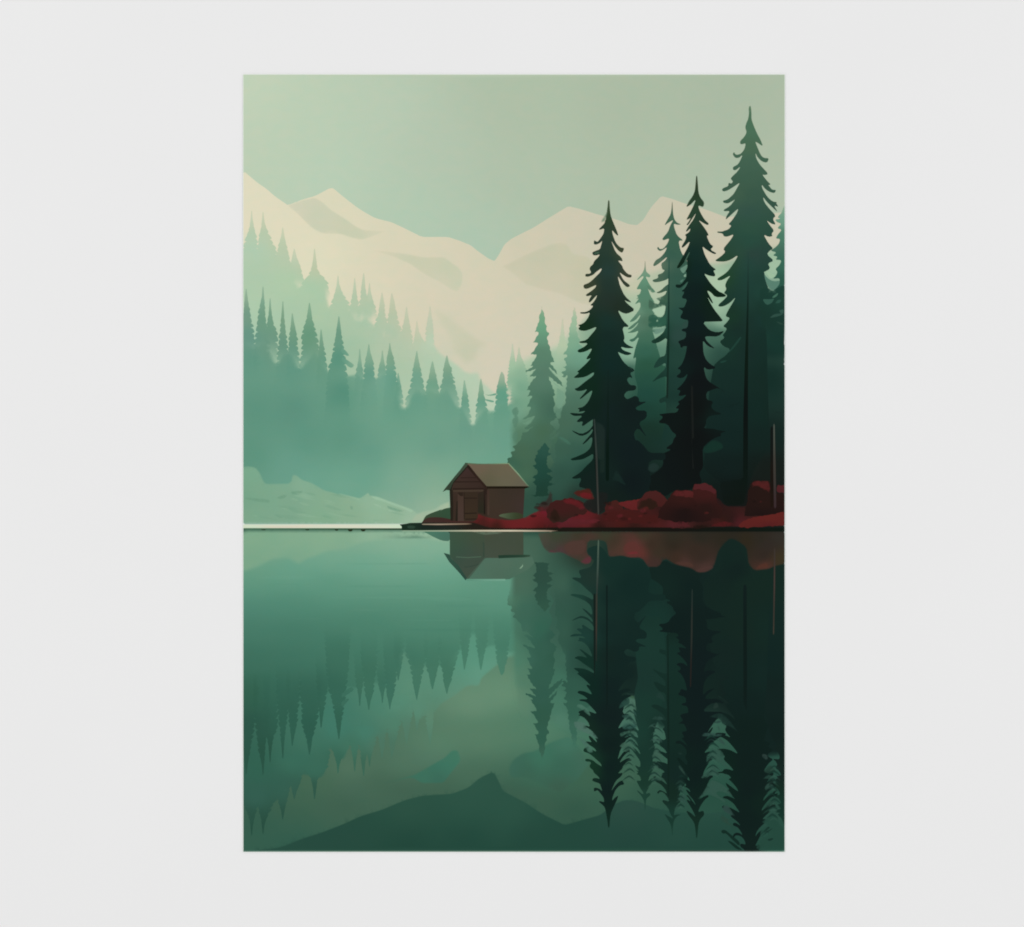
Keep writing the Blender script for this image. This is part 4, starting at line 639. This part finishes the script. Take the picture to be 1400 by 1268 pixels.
bush_(g8((-60, 380), (-30, 320), (20, 290), (80, 290), (130, 320), (140, 380), (80, 400), (-50, 420)), "2f1a13", "2f1b12", 682, 698, 886, 1.6)
bush_(g8((140, 480), (150, 400), (230, 310), (280, 230), (320, 212), (440, 212), (500, 225), (520, 260), (580, 300), (590, 350), (640, 420), (650, 500), (560, 520), (300, 520)), "371815", "211110", 675, 702, 935)
bush_(g8((270, 260), (300, 215), (440, 212), (505, 228), (520, 262), (570, 310), (530, 350), (470, 290), (350, 280)), "592122", "4a1f1a", 670, 685, 930, 1.4)
bush_(g8((480, 300), (470, 210), (490, 160), (560, 155), (590, 150), (650, 175), (695, 225), (700, 330), (760, 390), (740, 480), (600, 480), (540, 380)), "401a18", "2a1512", 668, 695, 965)
bush_(g8((475, 205), (490, 158), (560, 153), (590, 147), (650, 172), (698, 225), (680, 250), (600, 215), (540, 210)), "52222400"[:6], "4f2022", 662, 674, 962, 1.3)
bush_(g8((960, 460), (990, 330), (1010, 200), (1040, 130), (1100, 120), (1200, 130), (1230, 180), (1225, 260), (1300, 240), (1350, 250), (1350, 440), (1100, 460)), "291612", "211110", 680, 705, 1045)
bush_(g8((1035, 190), (1040, 130), (1100, 118), (1200, 130), (1215, 180), (1205, 245), (1160, 210), (1090, 175)), "54201f", "4a1d1c", 660, 674, 1042, 1.4)
bush_(g8((1275, 230), (1280, 165), (1350, 165), (1352, 245)), "52222400"[:6], "4d1f22", 665, 674, 1068, 1.2)
bush_(g8((900, 560), (960, 510), (1050, 475), (1160, 455), (1260, 440), (1352, 425), (1352, 550), (1200, 560), (1100, 565), (980, 575)), "63241f", "561d1e", 703, 719, 1050, 1.3, "brightest red strip of ground at the right end of the shore")
bush_(g8((640, 560), (720, 520), (780, 505), (840, 520), (870, 555), (760, 570)), "52191a", "471a1b", 713, 721, 992, 1.5)
bush_(g8((230, 560), (270, 525), (340, 512), (420, 520), (460, 560), (400, 580), (280, 580)), "572126", "48201f", 714, 721, 930, 1.4)
bush_(g8((450, 590), (480, 550), (560, 545), (640, 560), (560, 585)), "26140f", "1f120e", 718, 723, 960, 1.5)
rr = random.Random(11)
for k in range(34):
    x = rr.uniform(722, 1068); y = rr.uniform(688 if x < 830 else 676, 716); r = rr.uniform(3.5, 8)
    if 990 < x < 1022 and y < 700 or 800 < x < 826 and y < 704: continue
    q = [(x + r * rr.uniform(.6, 1.1) * math.cos(t * .7), y + r * .55 * rr.uniform(.6, 1.1) * math.sin(t * .7)) for t in range(9)]
    lit = rr.random() < (.5 if x < 880 else .3)
    ink("leaf_clump", q, flat(rr.choice(["6a2122", "5f1d20", "611f27"]) if lit else rr.choice(["1d0f0c", "2a120f", "160c0a"])), feather=2, opacity=.5 if lit else .6)
ink("green_mound", Z(595, 620, (838, 838), (880, 812), (960, 800), (1060, 788), (1130, 800), (1185, 830), (1150, 868), (1050, 882), (980, 878)), C("685 702 5c6a52; 695 702 4f6248; 702 703 2f3a26; 708 706 28351f; 712 706 38351f"), feather=.7)
ink("shore_edge", [(549, 725.6), (595, 725.3), (650, 724.9), (700, 724.8), (750, 725.2), (766, 726), (750, 727.2), (690, 727.4), (620, 727.2), (549, 726.8)], C("552 726 8fae90; 590 726 8aa88b; 615 726 a3a48c; 660 726 bdb79c; 700 726 cbc2a8; 735 726 c9bda6; 750 726 9a8a76; 764 726 4b4232"), feather=.8, eps=8)
# ---- thin poles
ink("pole", [(811.6, 573), (813.6, 573), (816.8, 620), (819.2, 703), (817.3, 704.5), (815.5, 660), (814.2, 620)], C("813 578 2c3733; 815 610 2f3a35; 817 650 332f2c; 818 690 37393400; 818 690 3a3a35"), feather=.5, label="thin grey bare pole in front of the large black fir")
ink("pole", [(810.2, 575), (811.8, 573), (814.2, 620), (815.2, 660), (813.2, 640), (812, 610)], flat("0a1713"), feather=.4, opacity=.8)
ink("pole", [(1057.6, 580), (1059.4, 580), (1060.8, 640), (1061.6, 695), (1058.4, 695), (1057.4, 640)], C("1058 585 4a5048; 1058 620 3b3933; 1060 650 38342f; 1060 690 36282a"), feather=.5, label="thin grey bare pole near the right edge of the print")
ink("pole", [(1053.6, 585), (1057, 582), (1057.4, 640), (1058.2, 692), (1053.5, 695)], C("1055 600 0c100e; 1055 660 160f09; 1055 685 1c1109"), feather=1, opacity=.85)
# ================================================================== mirrored right-hand scenery
MM = C("""700 740 42604f; 700 765 46675500; 700 765 466755; 700 800 47695600; 700 800 476956; 700 830 46715c; 705 850 45735f; 720 870 3f6a57; 700 880 4a7a63; 700 905 4b7c65; 695 930 5a856d; 700 950 5f866c; 715 930 507a63; 712 960 5a8169; 770 800 3a5d4d; 770 830 35574a; 760 850 345a4b
775 870 385c4d; 775 900 3d6755; 770 930 40705c; 765 960 45745f; 770 985 4e7b66; 790 800 284b3f; 795 850 24463a; 790 900 2a4c40; 790 930 2c5042; 790 970 3a6554; 800 760 26362c; 800 1000 46705d; 850 760 122c26; 850 800 0f2823; 850 850 0f2622; 880 800 112c26
900 850 14322b; 890 880 16352d; 895 920 17322c; 890 960 15332b; 950 780 0e211e; 950 850 0c1c1a; 1000 760 10241f; 1000 800 11251f; 1000 850 10231f; 1040 800 11261f; 1040 850 0f2521; 1040 900 0d2320; 1040 950 0d1f1c; 1000 950 0e1f1c; 960 900 0d1f1c; 960 950 0f231e; 860 920 0e211e; 860 945 12272200
860 945 122722; 970 985 1c332c; 1060 1000 0e211e""")
ink("mirrored_forest", [(697, 728), (1074, 728), (1074, 1035), (1040, 1040), (1010, 1010), (985, 985), (955, 1000), (935, 1015), (915, 1000), (900, 1000), (885, 975), (862, 955), (840, 975), (815, 1000), (790, 1010), (770, 1000), (750, 990), (735, 985), (715, 985), (704, 965), (699, 930), (698, 880), (696, 800)], MM, feather=9, eps=10)
def mir(src, k, col, name="mirrored_fir_tree", **kw): return ink(name, mirror(src, k), col, **kw)
mir(r2, .977, C("784 1015 396655; 784 1000 376452; 784 970 315c4b; 784 940 2f5748; 784 900 2a4e42; 790 860 27493d; 790 800 2a4d40; 770 860 32574800; 770 860 325748; 800 900 23433800; 800 900 234338; 765 900 375f4f"), fade=(1004, 1026), tip=(796, 850, 0), eps=8)
mir(r1, 1.023, C("741 1035 38604e; 741 1010 2f5a49; 741 980 2e5746; 741 950 30594a; 741 920 315b4b; 741 890 325c4c; 741 860 32614f; 741 830 365f4f; 720 830 3b6554; 741 800 3b6252; 710 800 426654; 715 860 3c6655; 720 900 386353; 755 870 2f5648; 760 900 2f5747; 700 820 48705b; 741 770 345a4a; 760 780 37594b; 715 770 466857"), fade=(1030, 1044), tip=(792, 840, 0), eps=8)
mir(bush, .92, C("741 745 31503f; 741 760 2a4a3e; 741 790 2a493d; 741 815 2b4d40; 741 830 305645"), opacity=.97, tip=(746, 768, 0))
mir(t2b, 1.035, C("880 1105 1d4234; 880 1090 1a3d31; 880 1070 163529; 880 1040 15332a; 880 1000 17382e; 880 970 17362d; 880 930 17332c; 880 880 17352d; 880 840 15322a; 860 1000 1b3b31; 900 1000 122b24"), fade=(1112, 1130), eps=8)
mir(t2a, .927, C("915 1142 1c4033; 915 1120 15352b; 915 1080 10281f; 915 1040 0e2620; 915 1000 102922; 915 960 112b24; 900 1000 132e27; 915 900 122d26; 915 850 10261f; 915 800 0f2420; 925 1060 0f2521"), eps=8)
ink("mirrored_fir_trunk", [(912.6, 860), (913.8, 860), (915.6, 1020), (915.2, 1090), (913, 1090), (912.4, 1000)], flat("0d231c"), feather=.6)
t5m = C("1070 1150 244c3f; 1068 1128 15352b; 1066 1100 12302700; 1066 1100 123027; 1060 1080 10291f; 1068 1060 12231f; 1068 1030 0f211d; 1060 1000 0d1f1c; 1065 960 0f211e")
mir(t5, .905, t5m, eps=8)
mir(t4, .81, C("1020 1160 0d1f1b; 1020 1120 0b1d1a; 1020 1080 0b1c1a; 1020 1040 0b1d1a; 1020 1000 0b1e1a; 1000 1080 0a211a; 1042 1100 0c211b; 990 1040 0a211a; 1020 960 0d201d; 1020 920 0e231f; 1040 920 0f2521; 1000 900 10231f; 1020 860 11251f; 1045 860 102721; 1020 800 11261f; 1000 760 0f241f; 1000 740 0f251f; 1008 750 11231f; 1008 780 0e201d; 1045 780 12271f"), fade=(1300, 1301), eps=9)
ink("mirrored_fir_trunk", [(1016.4, 800), (1021, 800), (1021.6, 930), (1021, 975), (1016.8, 960), (1016.4, 880)], C("1018 800 0c1c1a; 1018 880 0a1a17; 1018 940 0a1a17; 1018 970 0b1c19"), feather=1)
mir(t3, .865, C("948 1143 133328; 948 1125 10291f; 950 1100 0c211c; 950 1060 0a1c1a; 950 1000 0b1b1a; 950 950 0b1a1a; 950 900 0c1b1b; 950 850 0c1d1b; 950 800 0c1f1c; 930 1050 0a201a; 970 1080 0a201a; 930 860 0b1c1a; 950 770 0e211d; 910 800 0f241f; 960 780 10221e"), eps=9)
mir(t1, .898, C("832 1130 0d2a20; 832 1115 0b261d; 832 1100 0a1f1a; 832 1080 0a1c1b; 832 1050 0a1c1b; 832 1020 0b1c1a; 832 980 0d1d1c; 832 940 0d1f1e; 832 900 0f231f; 812 1050 10301f; 805 1042 12332400; 805 1042 123324; 800 1000 10281e; 810 940 0a251e; 800 905 0f2f25; 850 1060 0b211c; 860 1030 0a1f1a; 832 860 102723; 800 870 1a3c34; 832 820 102824; 810 830 16302900; 810 830 163029; 790 820 1c40350; 832 780 112c26; 860 800 0e2723; 870 860 0f2622; 812 790 1d322b; 850 900 0e2320"), fade=(1300, 1301), eps=9)
ink("mirrored_fir_trunk", [(828.6, 800), (831, 800), (831, 960), (829.2, 975), (828.8, 880)], flat("0a1a17"), feather=.7, opacity=.8)
# the light that still shows between the mirrored firs
for q, h in ((Z(770, 900, (730, 690), (760, 600), (830, 535), (890, 525), (895, 620), (830, 650)), "24443b"), (Z(770, 900, (895, 490), (925, 490), (970, 550), (900, 545)), "3a5b43"), (Z(770, 900, (905, 560), (940, 590), (995, 690), (970, 695), (915, 650)), "37584a"), (Z(770, 900, (920, 690), (960, 705), (995, 785), (965, 785)), "31554a"),
             (Z(770, 900, (775, 760), (880, 740), (930, 800), (1000, 890), (970, 920), (900, 840), (790, 800)), "28483f"), (Z(770, 900, (775, 910), (850, 860), (940, 880), (1010, 920), (900, 960), (800, 960)), "2c5047"), (Z(770, 900, (745, 1010), (800, 980), (930, 960), (990, 1040), (920, 1040), (860, 1010), (770, 1065)), "35594a"), (Z(770, 900, (830, 1080), (890, 1070), (980, 1160), (960, 1175), (900, 1130)), "35594a"), (Z(770, 900, (740, 1180), (800, 1120), (870, 1130), (950, 1200), (985, 1268), (900, 1230), (820, 1268), (780, 1200)), "3a5d4d"),
             (Z(880, 900, (140, 520), (210, 440), (275, 500), (290, 600), (230, 550)), "1d3831"), (Z(880, 900, (90, 820), (160, 770), (250, 780), (280, 835), (180, 830)), "26433b"), (Z(880, 900, (50, 915), (95, 890), (160, 910), (275, 1015), (260, 1022), (170, 950), (100, 915)), "35544a"), (Z(880, 900, (85, 1105), (110, 1075), (260, 1080), (250, 1140), (180, 1115)), "304e45"),
             (Z(880, 1020, (130, 80), (150, 10), (175, 20), (285, 190), (275, 210), (170, 180), (105, 180)), "38594b"), (Z(880, 1020, (60, 330), (110, 250), (180, 265), (270, 345), (180, 300), (110, 290)), "355347"), (Z(880, 1020, (75, 400), (120, 345), (210, 350), (320, 420), (250, 390), (170, 385), (100, 410)), "36564a"), (Z(880, 1020, (75, 460), (170, 410), (260, 420), (310, 495), (200, 465), (120, 480)), "335547"),
             (Z(880, 1020, (455, 290), (480, 245), (540, 330), (575, 415), (540, 390)), "2a443b"), (Z(880, 1020, (440, 100), (490, 80), (530, 110), (490, 130)), "1c332d"), (Z(880, 1020, (455, 600), (470, 530), (500, 490), (530, 560), (545, 610), (500, 625)), "2c4a41"), (Z(880, 1020, (440, 700), (510, 650), (570, 660), (560, 730), (620, 810), (540, 780), (470, 740)), "2d4d43"), (Z(880, 1020, (395, 860), (450, 780), (520, 790), (470, 840)), "2a4a40"),
             (Z(880, 900, (970, 510), (1010, 500), (1090, 560), (1150, 620), (1110, 605), (1040, 545)), "1d322c"), (Z(880, 900, (920, 690), (940, 600), (980, 590), (1010, 640), (990, 670)), "22352f"), (Z(880, 900, (860, 790), (980, 730), (1060, 740), (1160, 840), (1300, 1040), (1180, 930), (1050, 890), (1020, 820), (930, 800)), "18302a"), (Z(880, 900, (900, 870), (1000, 825), (1050, 830), (1020, 880)), "25403a"), (Z(880, 900, (975, 905), (1005, 905), (1028, 970), (1010, 985)), "2b453c"),
             (Z(880, 900, (760, 1050), (810, 990), (930, 1000), (1075, 1015), (1020, 1055)), "2a4740"), (Z(880, 900, (990, 1110), (1010, 1060), (1060, 1090), (1105, 1170), (1060, 1160)), "2d4a42"), (Z(880, 1020, (830, 240), (840, 130), (900, 50), (980, 30), (1050, 70), (1090, 150), (1060, 190), (1130, 250), (1175, 325), (1090, 280), (1000, 220), (900, 170)), "2f5145"),
             (Z(880, 1020, (750, 440), (820, 350), (920, 240), (970, 250), (1060, 350), (1020, 345), (960, 320), (1050, 410), (900, 400), (800, 440)), "2f5145"), (Z(880, 1020, (700, 730), (780, 640), (880, 470), (930, 450), (1060, 510), (1140, 590), (1215, 705), (1130, 650), (1000, 610), (970, 640), (1110, 740), (1080, 770), (980, 700), (850, 650)), "30524600"[:6]), (Z(880, 1020, (1050, 860), (1060, 790), (1130, 790), (1180, 870), (1230, 945), (1160, 930), (1090, 890)), "2b453f"), (Z(880, 1020, (1020, 1000), (1040, 900), (1110, 970), (1180, 980), (1120, 1010), (1180, 1050), (1250, 1130), (1150, 1070)), "284539"),
             (Z(950, 930, (890, 1030), (900, 980), (960, 990), (990, 1040), (960, 1080)), "2c3f3a"), (Z(950, 930, (910, 1230), (960, 1160), (1020, 1130), (1080, 1190), (1075, 1230), (1000, 1260)), "213d33"), (Z(950, 1040, (890, 265), (960, 195), (1020, 190), (1080, 250), (1110, 335), (1040, 270), (950, 245)), "25433a"), (Z(950, 1040, (925, 360), (970, 305), (1040, 310), (1085, 390), (1000, 380), (940, 410)), "28453c"), (Z(950, 1040, (885, 660), (980, 560), (1060, 515), (1095, 545), (1040, 580), (960, 640)), "22403600"[:6]), (Z(950, 1040, (860, 760), (950, 660), (1080, 600), (1110, 640), (1000, 670), (920, 720)), "23423700"[:6]),
             (Z(950, 1040, (880, 830), (960, 770), (1080, 700), (1110, 760), (1140, 860), (1195, 900), (1195, 1190), (800, 1190), (880, 1060), (1000, 990), (960, 960), (870, 1020), (870, 940), (980, 860)), "22463a")):
    ink("mist_patch", q, flat(h), feather=1.5, opacity=.95)
for q in (Z(950, 1040, (865, 1010), (980, 880), (1010, 900), (920, 960)), Z(950, 1040, (880, 1030), (960, 950), (1045, 905), (1030, 925), (940, 980)), Z(950, 1040, (960, 1060), (1040, 1035), (1050, 1055), (1000, 1080))):
    ink("mirrored_fir_branch", q, flat("122e26"), feather=.8, opacity=.85)
for q in (Z(950, 1040, (350, 940), (400, 925), (480, 990), (600, 1090), (600, 1150), (500, 1060), (420, 975), (370, 980)), Z(950, 1040, (430, 1070), (500, 1090), (600, 1170), (640, 1200), (560, 1190))):
    ink("mirrored_fir_branch", q, flat("0d271f"), feather=1.2, opacity=.9)
for q, h in ((Z(770, 900, (165, 650), (200, 610), (250, 615), (330, 680), (375, 760), (360, 785), (300, 740), (250, 690)), "48705f"), (Z(770, 900, (130, 850), (200, 840), (310, 870), (290, 905), (400, 980), (480, 1080), (440, 1085), (330, 1020), (160, 945)), "4b6d60"), (Z(770, 900, (190, 1060), (260, 1070), (330, 1130), (400, 1230), (400, 1268), (330, 1268), (290, 1190)), "446a5b")):
    ink("mist_patch", q, flat(h), feather=1.5, opacity=.9)
rr = random.Random(23)
for cx, ya, yb, wd, n in ((861, 962, 1072, 10, 11), (896, 985, 1075, 10, 9), (931, 1062, 1108, 7, 5), (974, 1006, 1064, 11, 6), (1057, 1046, 1122, 10, 8)):
    for lit in (0, 1):
        polys = []
        for k in range(n):
            y = ya + (yb - ya) * (k + .5 * lit) / n + rr.uniform(-1.5, 1.5); x = cx + rr.uniform(-2, 2); a, b = wd * rr.uniform(.6, 1.15), wd * rr.uniform(.6, 1.15); t = rr.uniform(1.2, 2.4)
            polys.append([(x - a, y + a * .75), (x - a * .4, y + a * .12), (x, y - t * .5), (x + b * .4, y + b * .12), (x + b, y + b * .8), (x + b * .4, y + b * .2 + t), (x, y + t), (x - a * .4, y + a * .2 + t)])
        ink("mirrored_fir_branch", polys, flat("44695a" if lit else "12302800"[:6]), opacity=.2 if lit else .65)
# ---- mirrored cabin and bank
ink("mirrored_mound", Z(580, 690, (-20, 325), (40, 350), (100, 385), (215, 436), (310, 440), (310, 325), s=.11429), C("585 730 4b7a64; 605 730 47715e; 612 735 44695a"), feather=.9)
z9 = lambda *p: Z(580, 690, *p, s=.11429)
mc = ink("mirrored_cabin", z9((305, 325), (1185, 325), (1185, 600), (1290, 630), (1290, 700), (1000, 880), (970, 900), (530, 892), (500, 905), (300, 690), (305, 600)), flat("44594a"), round_=0, label="mirror image of the cabin upside down in the water")
def mcb(name, q, col, **k): return ink(name, q, col, parent=mc, **dict(dict(round_=0, step=4), **k))
mcb("front_wall", z9((305, 325), (718, 325), (720, 640), (500, 890), (310, 620)), C("620 735 3a5040; 628 735 3c4e3c; 650 735 3f4c3a; 620 755 34503f; 640 755 3b4d40; 628 765 37493f; 640 770 3b4a40; 640 780 414d40; 637 790 3f4b3e; 658 750 3f4a3b; 655 765 3c4a3f; 617 745 35533f"))
mcb("side_wall", z9((718, 325), (1185, 325), (1188, 602), (900, 606), (890, 640), (720, 640)), C("670 732 42493a; 690 740 3f4a3c; 712 745 40493a; 680 755 434a3d; 700 755 404b3e; 670 760 3f4d40"))
mcb("roof", z9((745, 640), (895, 642), (1190, 636), (1290, 625), (1320, 700), (1240, 780), (1020, 895), (970, 896), (530, 892), (720, 655)), C("690 768 506c5b; 670 770 4f6c5b; 710 770 4c6a58; 722 770 4c6b59; 680 785 4a6655; 660 788 4a6c5a; 700 790 466755; 715 780 4a6a58; 650 790 4c6e5c"))
mcb("roof_edge", z9((232, 580), (300, 598), (322, 650), (410, 730), (510, 885), (495, 908), (470, 880), (380, 770), (300, 690)), C("608 759 2d4c3e; 620 770 2f4e40; 637 792 28443a"), feather=.7)
mcb("eave", z9((885, 608), (1000, 604), (1190, 602), (1270, 605), (1262, 622), (1190, 632), (1000, 640), (890, 645)), C("690 760 213a2c; 710 760 1f382b; 724 760 35523f"), feather=.9)
mcb("beam", z9((380, 622), (520, 630), (680, 620), (680, 632), (520, 642), (380, 634)), flat("48604e"), feather=.5)
mcb("plank_line", z9((480, 745), (560, 735), (650, 712), (650, 724), (560, 748), (480, 758)), flat("35463b"), feather=.6)
mcb("corner_post", z9((700, 440), (722, 470), (722, 632), (704, 632)), flat("36473a"), feather=.9)
mcb("ridge_line", z9((500, 892), (970, 892), (972, 915), (700, 920), (510, 915)), C("640 794 5c9079; 680 794 6a9d86; 690 794 74a58e"), feather=1)
mcb("glint", z9((1135, 770), (1165, 740), (1180, 715), (1182, 740), (1160, 765)), flat("7f9f85"), feather=.6)
ink("water_streak", z9((560, 325), (720, 322), (980, 328), (900, 355), (720, 370), (640, 350)), flat("667a66"), feather=1.6, opacity=.7)
g9 = lambda *p: Z(700, 715, *p, s=1 / 7)
g10 = lambda *p: Z(880, 715, *p, s=1 / 7)
MB_ = C("735 732 424a3c; 745 740 444238; 760 732 37412f; 775 735 383c30; 755 748 3c3f35; 790 732 3a3628; 780 745 48352d; 800 740 46332b; 830 732 383a2a; 840 740 3c3126; 850 750 4a352b; 868 745 56322d; 868 755 652a2c; 875 755 5a3029; 880 732 3a3427; 890 745 352a20; 900 755 352d22; 895 770 3d2c27; 920 735 2d2a20; 920 745 2c251c; 925 765 38291f; 935 771 47302b; 960 732 28261e; 950 755 33271f; 960 760 322720; 965 778 47322d; 990 735 29251c; 1000 735 27241c; 1040 735 2a261e; 1050 745 2e2722; 1045 760 2d251f; 1048 774 4b2f27; 1066 765 37301f; 1066 735 2f2b25; 1020 740 2b2519; 810 768 5a3036; 795 770 3c3a2d; 765 755 4c3436; 800 755 47322b")
ink("mirrored_bank", g9((235, 90), (450, 80), (700, 80), (1400, 79)) + g10((1000, 78), (1360, 78), (1360, 400), (1260, 420), (1200, 450), (1060, 465), (1000, 400), (980, 240), (900, 180), (830, 155), (760, 220), (720, 280), (680, 420), (600, 480), (520, 485), (450, 440), (310, 410), (200, 345), (150, 430), (60, 430)) +
    g9((1300, 430), (1240, 340), (1120, 340), (1050, 320), (980, 330), (920, 330), (900, 200), (870, 175), (730, 175), (720, 290), (770, 330), (760, 390), (690, 410), (640, 370), (550, 330), (480, 290), (400, 290), (330, 280), (290, 230)), MB_, feather=2.2, eps=6, step=5, label="dim brown red mirror image of the bank in the water")
for q, h in ((g9((480, 220), (560, 170), (700, 155), (715, 230), (690, 300), (600, 320), (520, 300)), "4c362f"), (g9((640, 380), (700, 330), (760, 320), (765, 370), (720, 405)), "582f35"), (g9((1050, 260), (1080, 190), (1180, 170), (1230, 230), (1240, 310), (1120, 345)), "59302b"), (g9((1090, 280), (1200, 265), (1220, 305), (1110, 310)), "6e292d"), (g9((330, 290), (370, 250), (420, 270), (440, 295)), "533338"),
             (g10((280, 390), (330, 365), (460, 375), (500, 430), (400, 420)), "4a322a"), (g10((480, 460), (560, 420), (680, 410), (670, 445), (600, 480), (520, 480)), "49322d"), (g10((1060, 450), (1100, 400), (1190, 370), (1205, 440)), "502f25")):
    ink("mirrored_red_bush", q, flat(h), feather=2.5, opacity=.9)
ink("mirrored_pole", g9((822, 165), (834, 165), (832, 380), (826, 520), (818, 700), (805, 700), (812, 440)), C("818 740 4f6253; 818 770 3b4d44; 817 810 2e3833"), feather=.6)
ink("mirrored_pole", [(814.6, 812), (817, 812), (816.4, 860), (816, 905), (814.8, 905), (814.4, 860)], C("816 815 33372f; 816 850 3a332c; 815 900 222a25"), feather=.5)
ink("mirrored_pole", [(811.5, 812), (814.4, 812), (814.2, 900), (812.8, 930), (811.8, 900)], flat("0f1a16"), feather=.9, opacity=.85)
ink("mirrored_pole", [(1058.4, 750), (1060.4, 750), (1060, 800), (1058.6, 868), (1057, 868), (1058, 800)], C("1059 755 38302b; 1059 800 43373200; 1059 800 433732; 1058 840 33302a; 1058 865 3f3a30"), feather=.5)
ink("mirrored_pole", [(945.8, 806), (947.4, 806), (947, 870), (945, 940), (943.4, 940), (944.6, 870)], C("946 810 25302c; 945 850 2b2f2a; 944 935 241f1c"), feather=.7, opacity=.9)
ink("print_edge", rect(L_ - 1, 1163.2, R_ + 1, B_ + 2), C("340 1164 55786a; 500 1164 567566; 700 1164 56756600; 700 1164 567566; 1000 1164 4a5b53; 1025 1164 404a47; 1060 1164 527a69"), round_=0, opacity=.75)
